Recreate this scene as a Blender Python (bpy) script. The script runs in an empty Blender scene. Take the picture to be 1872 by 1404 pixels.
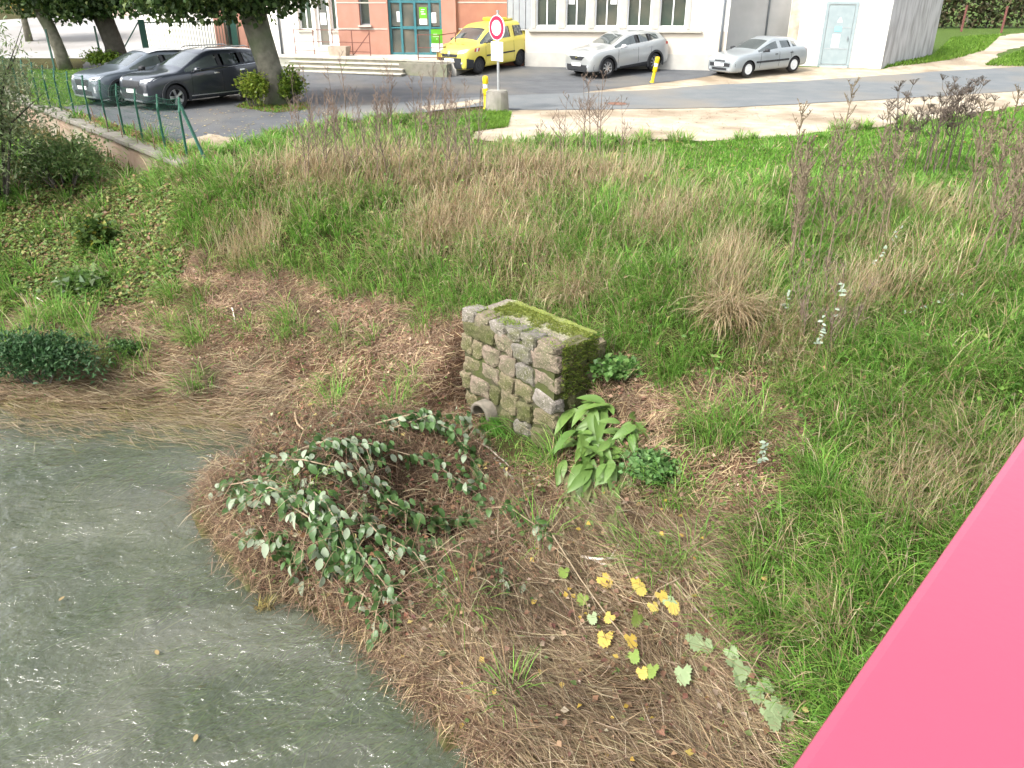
import bpy, bmesh, math, random
import numpy as np
from mathutils import Vector, Matrix, Euler
from mathutils.bvhtree import BVHTree

# ------------------------------------------------------------------ camera, world, sun, exposure
SC = bpy.context.scene
COL = SC.collection
FPX, PITCH, CAMZ = 1470.0, math.radians(26.4), 6.2
cam_d = bpy.data.cameras.new('camera'); cam = bpy.data.objects.new('camera', cam_d); COL.objects.link(cam)
cam_d.sensor_width = 36.0; cam_d.lens = FPX / 1872.0 * 36.0
cam_d.clip_start = 0.05; cam_d.clip_end = 2000
cam.location = (0, 0, CAMZ); cam.rotation_euler = (math.radians(90) - PITCH, 0, 0)
SC.camera = cam

SUN_AZ, SUN_EL = math.radians(232), math.radians(48)      # clockwise from +Y
wd = bpy.data.worlds.new('World'); SC.world = wd; wd.use_nodes = True
nt = wd.node_tree; nt.nodes.clear()
sky = nt.nodes.new('ShaderNodeTexSky'); sky.sky_type = 'NISHITA'; sky.sun_disc = False
sky.sun_elevation = SUN_EL; sky.sun_rotation = SUN_AZ; sky.air_density = 1.0; sky.dust_density = 4.0; sky.ozone_density = 0.6
hsv = nt.nodes.new('ShaderNodeHueSaturation'); hsv.inputs['Saturation'].default_value = 0.30
bg = nt.nodes.new('ShaderNodeBackground'); bg.inputs['Strength'].default_value = 0.15
wo = nt.nodes.new('ShaderNodeOutputWorld')
nt.links.new(sky.outputs[0], hsv.inputs['Color']); nt.links.new(hsv.outputs[0], bg.inputs[0]); nt.links.new(bg.outputs[0], wo.inputs[0])
sd = bpy.data.lights.new('sun', 'SUN'); sun = bpy.data.objects.new('sun', sd); COL.objects.link(sun)
sd.energy = 1.5; sd.angle = math.radians(14); sd.color = (1.0, 0.95, 0.87)
sv = Vector((math.sin(SUN_AZ) * math.cos(SUN_EL), math.cos(SUN_AZ) * math.cos(SUN_EL), math.sin(SUN_EL)))
sun.rotation_euler = (-sv).to_track_quat('-Z', 'Y').to_euler(); sun.location = (0, 0, 30)
vs = SC.view_settings
vs.view_transform = 'Standard'; vs.look = 'None'; vs.gamma = 1.0; vs.use_curve_mapping = False
vs.exposure = 1.7
cy_ = SC.cycles; cy_.max_bounces = 4; cy_.diffuse_bounces = 2; cy_.glossy_bounces = 3; cy_.transmission_bounces = 4; cy_.transparent_max_bounces = 6; cy_.use_adaptive_sampling = True; cy_.adaptive_threshold = 0.03

random.seed(7); RNG = np.random.default_rng(11)
R = math.radians

# ------------------------------------------------------------------ materials
MATS = {}
def lin(r, g, b):
    f = lambda c: ((c / 255.0 + 0.055) / 1.055) ** 2.4 if c > 10 else c / 255.0 / 12.92
    return (f(r), f(g), f(b))
def pm(name, c1, c2=None, scale=6.0, rough=0.8, metal=0.0, bump=0.0, bscale=None, spec=0.3, coat=0.0, c3=None, detail=5.0, c4=None):
    if name in MATS: return MATS[name]
    m = bpy.data.materials.new(name); m.use_nodes = True; n = m.node_tree; p = n.nodes['Principled BSDF']
    p.inputs['Roughness'].default_value = rough; p.inputs['Metallic'].default_value = metal
    p.inputs['Specular IOR Level'].default_value = spec; p.inputs['Coat Weight'].default_value = coat
    p.inputs['Coat Roughness'].default_value = 0.06
    tc = n.nodes.new('ShaderNodeTexCoord')
    if c2 is None: c2 = tuple(c * 0.88 for c in c1)
    nz = n.nodes.new('ShaderNodeTexNoise'); nz.inputs['Scale'].default_value = scale; nz.inputs['Detail'].default_value = detail
    n.links.new(tc.outputs['Object'], nz.inputs['Vector'])
    rp = n.nodes.new('ShaderNodeValToRGB'); n.links.new(nz.outputs['Fac'], rp.inputs[0])
    rp.color_ramp.elements[0].position = 0.36; rp.color_ramp.elements[1].position = 0.64
    rp.color_ramp.elements[0].color = (*c1, 1); rp.color_ramp.elements[1].color = (*c2, 1)
    out = rp.outputs[0]
    if c3 is not None:
        n3 = n.nodes.new('ShaderNodeTexNoise'); n3.inputs['Scale'].default_value = scale * 0.23; n3.inputs['Detail'].default_value = 6
        n.links.new(tc.outputs['Object'], n3.inputs['Vector'])
        r3 = n.nodes.new('ShaderNodeValToRGB'); r3.color_ramp.elements[0].position = 0.47; r3.color_ramp.elements[1].position = 0.66
        n.links.new(n3.outputs['Fac'], r3.inputs[0])
        mx = n.nodes.new('ShaderNodeMix'); mx.data_type = 'RGBA'
        n.links.new(r3.outputs[0], mx.inputs[0]); n.links.new(out, mx.inputs[6]); mx.inputs[7].default_value = (*c3, 1)
        out = mx.outputs[2]
    if c4 is not None:          # fine flecks (lichen, grit)
        n4 = n.nodes.new('ShaderNodeTexNoise'); n4.inputs['Scale'].default_value = 46; n4.inputs['Detail'].default_value = 3
        n.links.new(tc.outputs['Object'], n4.inputs['Vector'])
        r4 = n.nodes.new('ShaderNodeValToRGB'); r4.color_ramp.elements[0].position = 0.56; r4.color_ramp.elements[1].position = 0.64
        n.links.new(n4.outputs['Fac'], r4.inputs[0])
        mx = n.nodes.new('ShaderNodeMix'); mx.data_type = 'RGBA'
        n.links.new(r4.outputs[0], mx.inputs[0]); n.links.new(out, mx.inputs[6]); mx.inputs[7].default_value = (*c4, 1)
        out = mx.outputs[2]
    n.links.new(out, p.inputs['Base Color'])
    if bump > 0:
        nb = n.nodes.new('ShaderNodeTexNoise'); nb.inputs['Scale'].default_value = bscale or scale * 3; nb.inputs['Detail'].default_value = 6
        n.links.new(tc.outputs['Object'], nb.inputs['Vector'])
        b = n.nodes.new('ShaderNodeBump'); b.inputs['Strength'].default_value = bump; b.inputs['Distance'].default_value = 0.02
        n.links.new(nb.outputs['Fac'], b.inputs['Height']); n.links.new(b.outputs[0], p.inputs['Normal'])
    MATS[name] = m; return m
def foliage(name, transl=0.35, rough=0.55, spec=0.25, c=None, c2=None, attr=True):
    if name in MATS: return MATS[name]
    m = bpy.data.materials.new(name); m.use_nodes = True; n = m.node_tree; p = n.nodes['Principled BSDF']
    p.inputs['Roughness'].default_value = rough; p.inputs['Specular IOR Level'].default_value = spec
    if attr:
        a = n.nodes.new('ShaderNodeAttribute'); a.attribute_name = 'col'; co = a.outputs['Color']
    else:
        oi = n.nodes.new('ShaderNodeObjectInfo'); mx = n.nodes.new('ShaderNodeMix'); mx.data_type = 'RGBA'
        tc = n.nodes.new('ShaderNodeTexCoord'); nz = n.nodes.new('ShaderNodeTexNoise'); nz.inputs['Scale'].default_value = 14
        n.links.new(tc.outputs['Object'], nz.inputs['Vector'])
        ad = n.nodes.new('ShaderNodeMath'); ad.operation = 'MULTIPLY_ADD'; ad.inputs[1].default_value = 0.5
        n.links.new(oi.outputs['Random'], ad.inputs[0])
        m2 = n.nodes.new('ShaderNodeMath'); m2.operation = 'MULTIPLY'; m2.inputs[1].default_value = 0.6
        n.links.new(nz.outputs['Fac'], m2.inputs[0]); n.links.new(m2.outputs[0], ad.inputs[2])
        n.links.new(ad.outputs[0], mx.inputs[0]); mx.inputs[6].default_value = (*c, 1); mx.inputs[7].default_value = (*c2, 1); co = mx.outputs[2]
    n.links.new(co, p.inputs['Base Color'])
    t = n.nodes.new('ShaderNodeBsdfTranslucent'); n.links.new(co, t.inputs[0])
    mix = n.nodes.new('ShaderNodeMixShader'); mix.inputs[0].default_value = transl
    n.links.new(p.outputs[0], mix.inputs[1]); n.links.new(t.outputs[0], mix.inputs[2])
    n.links.new(mix.outputs[0], n.nodes['Material Output'].inputs[0])
    MATS[name] = m; return m

# ------------------------------------------------------------------ object helpers
def tag(o, label=None, cat=None, group=None, kind=None):
    if label: o['label'] = label
    if cat: o['category'] = cat
    if group: o['group'] = group
    if kind: o['kind'] = kind
    return o
def empty(name, loc, rz=0, label=None, cat=None, group=None):
    o = bpy.data.objects.new(name, None); COL.objects.link(o); o.empty_display_size = 0.2
    o.location = loc; o.rotation_euler = (0, 0, rz); return tag(o, label, cat, group)
def link(name, me, mat=None, parent=None, smooth=False):
    if mat is not None and not me.materials: me.materials.append(mat)
    if smooth: me.shade_smooth()
    o = bpy.data.objects.new(name, me); COL.objects.link(o)
    if parent is not None: o.parent = parent
    return o
class MB:
    def __init__(s): s.v = []; s.f = []
    def add(s, V, Fc):
        b = len(s.v); s.v += [tuple(p) for p in V]; s.f += [tuple(i + b for i in q) for q in Fc]; return s
    def box(s, c, d, rz=0.0, m=None):
        x, y, z = d[0] / 2, d[1] / 2, d[2] / 2; V = []
        for sx, sy, sz in ((-1,-1,-1),(1,-1,-1),(1,1,-1),(-1,1,-1),(-1,-1,1),(1,-1,1),(1,1,1),(-1,1,1)):
            p = Vector((sx * x, sy * y, sz * z))
            if m is not None: p = m @ p
            elif rz: p = Matrix.Rotation(rz, 3, 'Z') @ p
            V.append(p + Vector(c))
        return s.add(V, ((0,3,2,1),(4,5,6,7),(0,1,5,4),(1,2,6,5),(2,3,7,6),(3,0,4,7)))
    def bar(s, a, b, w, h=None):          # rectangular bar from a to b
        a, b = Vector(a), Vector(b); d = b - a; q = d.to_track_quat('Z', 'Y').to_matrix()
        return s.box((a + b) / 2, (w, h or w, d.length), m=q)
    def tube(s, pts, rad, n=6, cap=True):
        pts = [Vector(p) for p in pts]; k = len(pts); V = []; F = []
        if not hasattr(rad, '__len__'): rad = [rad] * k
        up = Vector((0.13, 0.21, 0.97))
        for i, p in enumerate(pts):
            d = (pts[min(i + 1, k - 1)] - pts[max(i - 1, 0)]).normalized()
            a = d.cross(up)
            if a.length < 1e-3: a = d.cross(Vector((1, 0, 0)))
            a.normalize(); b = d.cross(a)
            for j in range(n):
                t = 2 * math.pi * j / n; V.append(p + (a * math.cos(t) + b * math.sin(t)) * rad[i])
        for i in range(k - 1):
            for j in range(n): F.append((i*n+j, i*n+(j+1)%n, (i+1)*n+(j+1)%n, (i+1)*n+j))
        if cap: F.append(tuple(range(n-1, -1, -1))); F.append(tuple((k-1)*n + j for j in range(n)))
        return s.add(V, F)
    def lathe(s, prof, n=16, axis='Z', c=(0,0,0), ang=2*math.pi, close=True):
        V = []; F = []; k = len(prof); full = abs(ang - 2*math.pi) < 1e-6; m = n if full else n + 1
        for j in range(m):
            t = ang * j / n; cs, sn = math.cos(t), math.sin(t)
            for r, z in prof:
                p = {'Z': (r*cs, r*sn, z), 'Y': (r*cs, z, r*sn), 'X': (z, r*cs, r*sn)}[axis]
                V.append((p[0]+c[0], p[1]+c[1], p[2]+c[2]))
        for j in range(n):
            a, b = j * k, ((j + 1) % m) * k
            for i in range(k - 1): F.append((a+i, b+i, b+i+1, a+i+1))
        return s.add(V, F)
    def prism(s, poly, z0, z1):
        n = len(poly); V = [(p[0], p[1], z0) for p in poly] + [(p[0], p[1], z1) for p in poly]
        F = [tuple(range(n-1, -1, -1)), tuple(range(n, 2*n))] + [(i, (i+1)%n, n+(i+1)%n, n+i) for i in range(n)]
        return s.add(V, F)
    def mesh(s, name='m'):
        me = bpy.data.meshes.new(name); me.from_pydata(s.v, [], s.f); me.update(); return me
    def build(s, name, mat, parent=None, smooth=False): return link(name, s.mesh(name), mat, parent, smooth)
def bevelled(o, w=0.01, seg=2):
    m = o.modifiers.new('bevel', 'BEVEL'); m.width = w; m.segments = seg; m.limit_method = 'ANGLE'; return o
def tri_mesh(name, V, T, col=None):
    """V (n,3) float, T (m,3) int, col (n,3) optional: fast mesh from numpy"""
    me = bpy.data.meshes.new(name); n, m = len(V), len(T)
    me.vertices.add(n); me.vertices.foreach_set('co', np.asarray(V, np.float32).ravel())
    me.loops.add(m * 3); me.loops.foreach_set('vertex_index', np.asarray(T, np.int32).ravel())
    me.polygons.add(m); me.polygons.foreach_set('loop_start', np.arange(0, m * 3, 3, dtype=np.int32))
    me.polygons.foreach_set('loop_total', np.full(m, 3, np.int32)); me.update(calc_edges=True)
    if col is not None:
        a = me.attributes.new('col', 'FLOAT_COLOR', 'POINT'); c4 = np.ones((n, 4), np.float32); c4[:, :3] = col
        a.data.foreach_set('color', c4.ravel())
    return me
def text_mesh(txt, size):
    c = bpy.data.curves.new('t', 'FONT'); c.body = txt; c.size = size; c.align_x = 'CENTER'; c.align_y = 'CENTER'; c.extrude = 0.001
    o = bpy.data.objects.new('t', c); COL.objects.link(o)
    bpy.context.view_layer.update()
    me = bpy.data.meshes.new_from_object(o.evaluated_get(bpy.context.evaluated_depsgraph_get()))
    bpy.data.objects.remove(o); bpy.data.curves.remove(c); return me

# ------------------------------------------------------------------ noise, terrain
def hsh(ix, iy, s):
    h = (ix * 374761393 + iy * 668265263 + s * 974634777) & 0xFFFFFFFF
    h = ((h ^ (h >> 13)) * 1274126177) & 0xFFFFFFFF
    return ((h ^ (h >> 16)) & 0xFFFF) / 65535.0
def vn(x, y, s=0):
    x = np.asarray(x, float); y = np.asarray(y, float)
    ix = np.floor(x).astype(np.int64); iy = np.floor(y).astype(np.int64); fx = x - ix; fy = y - iy
    fx = fx*fx*(3-2*fx); fy = fy*fy*(3-2*fy)
    return (hsh(ix,iy,s)*(1-fx)+hsh(ix+1,iy,s)*fx)*(1-fy)+(hsh(ix,iy+1,s)*(1-fx)+hsh(ix+1,iy+1,s)*fx)*fy
def fbm(x, y, s=0, o=3):
    r = 0; a = 0.5; t = 0
    for k in range(o): r = r + a * vn(x * 2**k, y * 2**k, s + k); t += a; a *= 0.5
    return r / t
def Wz(px, py, z):
    a = (px - 936) / FPX; b = (702 - py) / FPX
    d = (a, math.cos(PITCH) + b * math.sin(PITCH), -math.sin(PITCH) + b * math.cos(PITCH))
    t = (z - CAMZ) / d[2]; return (d[0] * t, d[1] * t, z)
def LZ(x, y):     # level of the car park, the road and the yard behind
    x = np.asarray(x, float); y = np.asarray(y, float)
    z = 2.8 + 0.06 * np.clip(y - 33.5, 0, 5)
    z = z + np.clip(y - 40, 0, 40) * np.clip((-x - 9) / 6, 0, 1) * 0.062 + np.clip(y - 40, 0, 13) * np.clip((x - 13) / 6, 0, 1) * 0.05
    return z
CP = [  # points of the bank: where they show and how high above the water they lie
 (350,305,2.78),(480,280,2.8),(560,262,2.8),(700,262,2.8),(900,275,2.8),(1100,290,2.8),(1300,300,2.8),(1500,300,2.8),(1700,300,2.8),(1872,300,2.8),
 (420,360,2.45),(600,350,2.5),(800,360,2.5),(1000,380,2.5),(1200,400,2.5),(1500,440,2.5),(1872,480,2.5),
 (400,420,1.95),(520,420,2.05),(700,440,2.0),(900,490,2.0),(1100,530,2.0),(1350,590,2.0),(1600,630,2.0),(1872,690,2.05),
 (300,470,1.35),(420,490,1.35),(560,515,1.4),(700,555,1.4),(840,600,1.4),(1130,690,1.4),(1250,705,1.42),(1400,712,1.45),(1500,800,1.42),(1700,800,1.55),(1872,850,1.7),
 (200,510,0.9),(400,565,0.9),(550,600,0.9),(700,650,0.9),(850,710,0.85),(1170,830,0.95),(1300,870,1.0),(1450,950,1.0),(1600,1000,1.1),(1750,1050,1.2),
 (0,560,.42),(150,600,.42),(300,640,.42),(500,690,.45),(700,740,.5),(860,780,.5),(990,835,.42),(1080,900,.5),(1200,980,.5),(1350,1100,.55),(1500,1200,.65),(1650,1250,.8),(1872,1250,1.1),
 (0,680,.15),(200,700,.15),(330,720,.15),(450,745,.18),(1000,1000,.25),(1150,1150,.22),(1300,1300,.22),(1450,1404,.3),(1600,1404,.6),
 (0,745,.02),(130,742,.02),(200,758,.02),(290,742,.02),(330,775,-.02),(360,795,-.15),(400,815,-.22),(425,800,-.15),(385,850,-.22),
 (375,905,.02),(430,1010,.02),(470,1060,.02),(560,1092,.02),(640,1145,.02),(700,1205,.02),(760,1275,.02),(850,1345,.02),(900,1404,.02),
 (412,880,.34),(475,845,.62),(560,800,.58),(620,850,.92),(560,915,.88),(485,970,.62),(700,825,.84),(790,830,.56),(640,985,.70),(720,890,.34),(700,1085,.42),(800,990,-.03),(765,950,.10),(840,905,.24),(900,960,.2),(860,1080,.28),(960,1200,.18),
 (0,330,1.95),(0,410,1.4),(0,480,.95),(100,420,1.35),(110,350,1.9),(200,330,2.05),(260,330,2.25),(300,350,2.3),(250,400,1.7),
]
CPW = [(-4.7,9.0,-.25),(-3.4,7.1,-.3),(-2.3,6.3,-.3),(-1.2,5.2,-.3),(-.9,3.6,-.3),(-5.5,10.3,-.35),(-7.5,10.7,-.3),(-9.5,10.9,-.3),
 (-6,8,-.6),(-8,7,-.7),(-4.5,5,-.7),(-2.5,3,-.7),(-12,9,-.7),(-20,10,-.7),(-30,12,-.7),(-6,0,-.8),(0,0,-.5),(-2,-5,-.8),(-20,0,-.9),(-30,-5,-.9),(4,-5,-.3),
 (-11,12.2,0),(-14,12.8,.05),(-20,14,0),(-30,16,0),(-14,14.5,.5),(-20,16,.5),(-30,18,.5),(-13,18,1.4),(-18,21,1.7),(-28,24,1.7),(-16,26,2.2),(-20,30,2.4),(-28,35,2.5),
 (1.5,2.2,.1),(3,1,.4),(4,3.6,1.0),(6,3,1.4),(6,-4,.6),(8,5,2.1),(10,8,2.4),(10,2,2.1),(14,6,2.7),(14,12,2.8),(20,12,2.8),(20,0,2.7),(30,20,2.8),(30,0,2.8),(12,16,2.8),(9,13,2.65),(7,9.5,2.2),(8.5,10.5,2.5),
 (-9.2,21,2.8),(-7.6,19.2,2.8),(-5,22,2.8),(0,24,2.8),(6,22,2.8),(14,22,2.8),(24,26,2.8),(-12.5,25.5,2.8),(-10,28,2.8),(0,30,2.8),(10,30,2.8),(24,36,2.8),(-15,32,2.8),(-5,36,2.8)]
cp = np.array([Wz(*c) for c in CP] + CPW); _c2 = 0.5 ** 2
def _phi(x, y):
    return np.sqrt((x[..., None] - cp[:, 0]) ** 2 + (y[..., None] - cp[:, 1]) ** 2 + _c2)
_n = len(cp); _A = np.zeros((_n + 3, _n + 3)); _A[:_n, :_n] = _phi(cp[:, 0], cp[:, 1]) - 0.06 * np.eye(_n)
_A[:_n, _n] = 1; _A[:_n, _n+1:] = cp[:, :2]; _A[_n:, :_n] = _A[:_n, _n:].T
_w = np.linalg.solve(_A, np.concatenate([cp[:, 2], [0, 0, 0]]))
GS = 0.15; GX = np.arange(-30, 30.01, GS); GY = np.arange(-8, 48.01, GS)
XX, YY = np.meshgrid(GX, GY, indexing='ij')
ZZ = np.zeros_like(XX)
for i in range(0, len(GX), 40): ZZ[i:i+40] = _phi(XX[i:i+40], YY[i:i+40]) @ _w[:_n] + _w[_n] + XX[i:i+40]*_w[_n+1] + YY[i:i+40]*_w[_n+2]
WALL_A, WALL_B = Wz(345, 297, 2.8)[:2], Wz(60, 187, 2.8)[:2]
_wd = np.array([WALL_B[0]-WALL_A[0], WALL_B[1]-WALL_A[1]]); _wl = np.hypot(*_wd); _wd = _wd/_wl; _wn = np.array([_wd[1], -_wd[0]])  # normal to the car park
wall_s = (XX-WALL_A[0])*_wn[0] + (YY-WALL_A[1])*_wn[1]; wall_t = (XX-WALL_A[0])*_wd[0] + (YY-WALL_A[1])*_wd[1]
ss = lambda a, b, x: (lambda t: t*t*(3-2*t))(np.clip((x-a)/(b-a), 0, 1))
flat = ss(20.5, 23.5, YY) * ss(-0.1, 0.2, wall_s)
bump = (fbm(XX*1.3, YY*1.3, 3) - .5) * 0.16 + (fbm(XX*4, YY*4, 9) - .5) * 0.07 + (fbm(XX*2.3, YY*2.3, 14) - .5) * .30 * ss(-.35,-.02,ZZ) * (1 - ss(.5,1.0,ZZ))
bank = ss(-.40, .05, ZZ) * (1 - ss(2.6, 2.8, ZZ) * 0.85)
ZZ = ZZ + bump * bank
lz = LZ(XX, YY) - 0.02
ZZ = np.minimum(ZZ, lz)
_fr, _fl = Wz(1020,640,1.93), Wz(850,565,1.93); _hd = np.array((_fr[0]-_fl[0], _fr[1]-_fl[1])); _hl = np.hypot(*_hd); _hd = _hd/_hl
_u = (XX-_fl[0])*_hd[0]+(YY-_fl[1])*_hd[1]; _v = -(XX-_fl[0])*_hd[1]+(YY-_fl[1])*_hd[0]       # along / into the culvert headwall
_cap = .34 + np.clip(-_v-.75, 0, 9)*.8 + np.clip(-_u-.02, 0, 9)*2.2 + np.clip(_u-_hl-.05, 0, 9)*1.6 + np.clip(_v-.25, 0, 9)*4
ZZ = np.where(_v < .6, np.minimum(ZZ, _cap), ZZ)
_wc = 2.78 - np.clip(wall_t*.30, 0, .95) + np.clip(-wall_s-1.0, 0, 9)*.6      # ground drops away below the retaining wall
ZZ = np.where((wall_s < -.05) & (wall_t > 0), np.minimum(ZZ, _wc), ZZ)
ZZ = ZZ * (1 - flat) + lz * flat
def TZ(x, y):
    x = np.asarray(x, float); y = np.asarray(y, float)
    fx = np.clip((x - GX[0]) / GS, 0, len(GX) - 1.001); fy = np.clip((y - GY[0]) / GS, 0, len(GY) - 1.001)
    i = fx.astype(int); j = fy.astype(int); u = fx - i; v = fy - j
    return (ZZ[i,j]*(1-u)+ZZ[i+1,j]*u)*(1-v)+(ZZ[i,j+1]*(1-u)+ZZ[i+1,j+1]*u)*v
def TN(x, y, e=0.15):
    n = np.stack([TZ(x-e, y)-TZ(x+e, y), TZ(x, y-e)-TZ(x, y+e), np.full(np.shape(x), 2*e)], -1)
    return n / np.linalg.norm(n, axis=-1, keepdims=True)
def G(px, py, dz=0.0):        # the point of the ground that shows at (px, py)
    a = (px - 936) / FPX; b = (702 - py) / FPX
    d = np.array((a, math.cos(PITCH) + b * math.sin(PITCH), -math.sin(PITCH) + b * math.cos(PITCH)))
    t = np.arange(3.0, 60, 0.03); P = np.array((0, 0, CAMZ)) + d * t[:, None]
    k = int(np.argmax(P[:, 2] <= np.maximum(TZ(P[:, 0], P[:, 1]), 0.0) + dz)); p = P[k]
    return Vector((p[0], p[1], p[2]))
def inpoly(x, y, poly):
    r = np.zeros(np.shape(x), bool); n = len(poly); j = n - 1
    for i in range(n):
        xi, yi = poly[i][:2]; xj, yj = poly[j][:2]
        c = ((yi > y) != (yj > y)) & (x < (xj - xi) * (y - yi) / (yj - yi + 1e-12) + xi); r ^= c; j = i
    return r
def zone(*pix): return [tuple(G(*p)[:2]) for p in pix]
# ------------------------------------------------------------------ ground, water, road
Z_LAWN = zone((1130,270),(1250,258),(1500,245),(1700,222),(1872,196),(2100,170),(2100,330),(1872,330),(1600,335),(1400,330),(1200,330),(1100,300))
Z_WRACK = [zone((335,470),(450,478),(560,520),(700,548),(845,580),(875,740),(800,720),(640,640),(520,600),(400,555),(330,520)),
           zone((1130,725),(1250,690),(1400,695),(1440,730),(1500,780),(1500,830),(1420,800),(1380,760),(1250,775),(1140,770))]
Z_WRACK2 = [zone((620,640),(870,700),(890,790),(860,860),(700,840),(560,760)), zone((180,560),(330,540),(420,560),(560,610),(660,650),(640,760),(500,775),(400,720),(300,650),(180,620)), zone((1240,860),(1420,790),(1480,840),(1400,950),(1300,960)), zone((880,830),(1020,830),(1060,900),(1000,960),(900,930))]
Z_STRAW = [zone((0,575),(200,590),(420,650),(560,700),(520,770),(420,790),(330,750),(200,745),(0,735)),
           zone((860,960),(1000,930),(1130,910),(1250,930),(1320,1010),(1340,1130),(1420,1250),(1460,1404),(930,1404),(800,1290),(700,1190),(760,1080))]
Z_MOUND = zone((365,905),(405,830),(480,770),(600,760),(760,760),(880,820),(990,900),(1000,980),(900,1100),(760,1180),(650,1130),(560,1085),(470,1055),(420,1000))
Z_LUSH = zone((1290,960),(1400,850),(1540,800),(1700,760),(1872,700),(2000,800),(1800,1100),(1560,1404),(1440,1404),(1420,1250),(1320,1100))
Z_COVER = zone((0,330),(180,310),(300,330),(330,400),(340,480),(300,540),(180,570),(0,560))
Z_HOLLOW = [zone((690,865),(735,880),(730,905),(690,895)), zone((745,950),(830,945),(860,985),(800,1020),(750,995))]
Z_DOCK = zone((1010,720),(1090,650),(1190,655),(1200,760),(1250,820),(1250,905),(1160,915),(1130,990),(1020,990),(1010,850))
Z_FARGRASS = zone((1610,122),(1705,98),(1705,62),(1820,62),(1790,85),(1760,100),(1700,112))
def ground_color(x, y):
    c = np.empty(np.shape(x) + (3,)); c[:] = (0.055, 0.055, 0.022)
    n = fbm(x * 1.7, y * 1.7, 21)[..., None]; c = c * (0.7 + 0.6 * n)
    def put(poly, col):
        m = inpoly(x + (vn(x*3,y*3,5)-.5)*.4, y + (vn(x*3,y*3,6)-.5)*.4, poly); c[m] = np.array(col) * (0.8 + 0.4 * n[m])
    put(Z_LAWN, (0.06, 0.11, 0.025)); put(Z_LUSH, (0.05, 0.075, 0.02)); put(Z_COVER, (0.10, 0.085, 0.04))
    for p in Z_STRAW: put(p, (0.085, 0.062, 0.034))
    put(Z_MOUND, (0.042, 0.029, 0.018))
    for p in Z_WRACK + Z_WRACK2: put(p, (0.10, 0.062, 0.040))
    c[(y > 20) & (TZ(x, y) > 2.6)] *= 1.0
    far = (y > 36) & (x > 10); c[far] = (0.07, 0.12, 0.03)
    uw = TZ(x, y) < -0.02; c[uw] = np.array((0.12, 0.14, 0.07)) * (0.2 + 1.6*n[uw])
    return c
xs = np.concatenate([[-600,-300,-150,-80,-45], GX, [45,80,150,300,600]]); ys = np.concatenate([[-300,-100,-40,-15], GY, [52,60,75,100,150,250,450,900]])
X2, Y2 = np.meshgrid(xs, ys, indexing='ij'); Z2 = TZ(X2, Y2)
Z2 = np.where(Y2 > 48, LZ(X2, np.minimum(Y2, 75)) - .02, Z2)
V = np.stack([X2, Y2, Z2], -1).reshape(-1, 3); nx, ny = len(xs), len(ys)
I = np.arange(nx * ny).reshape(nx, ny); q = np.stack([I[:-1,:-1], I[1:,:-1], I[1:,1:], I[:-1,1:]], -1).reshape(-1, 4)
T = np.concatenate([q[:, [0,1,2]], q[:, [0,2,3]]])
gm = bpy.data.materials.new('ground_soil'); gm.use_nodes = True; n_ = gm.node_tree; p_ = n_.nodes['Principled BSDF']; p_.inputs['Roughness'].default_value = 0.95; p_.inputs['Specular IOR Level'].default_value = 0.1
a_ = n_.nodes.new('ShaderNodeAttribute'); a_.attribute_name = 'col'; tc_ = n_.nodes.new('ShaderNodeTexCoord')
nz_ = n_.nodes.new('ShaderNodeTexNoise'); nz_.inputs['Scale'].default_value = 13; nz_.inputs['Detail'].default_value = 10; nz_.inputs['Roughness'].default_value = .82
n_.links.new(tc_.outputs['Object'], nz_.inputs['Vector'])
rp_ = n_.nodes.new('ShaderNodeValToRGB'); rp_.color_ramp.elements[0].position = .3; rp_.color_ramp.elements[1].position = .7
rp_.color_ramp.elements[0].color = (.25,.22,.2,1); rp_.color_ramp.elements[1].color = (1.6,1.5,1.35,1); n_.links.new(nz_.outputs['Fac'], rp_.inputs[0])
mx_ = n_.nodes.new('ShaderNodeMix'); mx_.data_type = 'RGBA'; mx_.blend_type = 'MULTIPLY'; mx_.inputs[0].default_value = 1
n_.links.new(a_.outputs['Color'], mx_.inputs[6]); n_.links.new(rp_.outputs[0], mx_.inputs[7]); n_.links.new(mx_.outputs[2], p_.inputs['Base Color'])
b_ = n_.nodes.new('ShaderNodeBump'); b_.inputs['Strength'].default_value = .8; b_.inputs['Distance'].default_value = .05; n_.links.new(nz_.outputs['Fac'], b_.inputs['Height']); n_.links.new(b_.outputs[0], p_.inputs['Normal'])
ground = link('ground', tri_mesh('ground', V, T, ground_color(V[:, 0], V[:, 1])), gm, None, True); tag(ground, kind='structure')

# water: a gently chopped sheet over the bed
wm = bpy.data.materials.new('river_water'); wm.use_nodes = True; n_ = wm.node_tree; n_.nodes.clear()
o_ = n_.nodes.new('ShaderNodeOutputMaterial'); gl = n_.nodes.new('ShaderNodeBsdfGlossy'); gl.inputs['Roughness'].default_value = 0.03; gl.inputs[0].default_value = (1,1,1,1)
df = n_.nodes.new('ShaderNodeBsdfDiffuse'); tr = n_.nodes.new('ShaderNodeBsdfTransparent'); tr.inputs[0].default_value = (.78,.82,.70,1)
m1 = n_.nodes.new('ShaderNodeMixShader'); m1.inputs[0].default_value = 0.46; m2 = n_.nodes.new('ShaderNodeMixShader'); fr = n_.nodes.new('ShaderNodeFresnel'); fr.inputs[0].default_value = 1.45
tc_ = n_.nodes.new('ShaderNodeTexCoord')
mp = n_.nodes.new('ShaderNodeMapping'); mp.inputs['Rotation'].default_value = (0,0,R(35)); mp.inputs['Scale'].default_value = (1.0, 1.5, 1); n_.links.new(tc_.outputs['Object'], mp.inputs[0])
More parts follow.
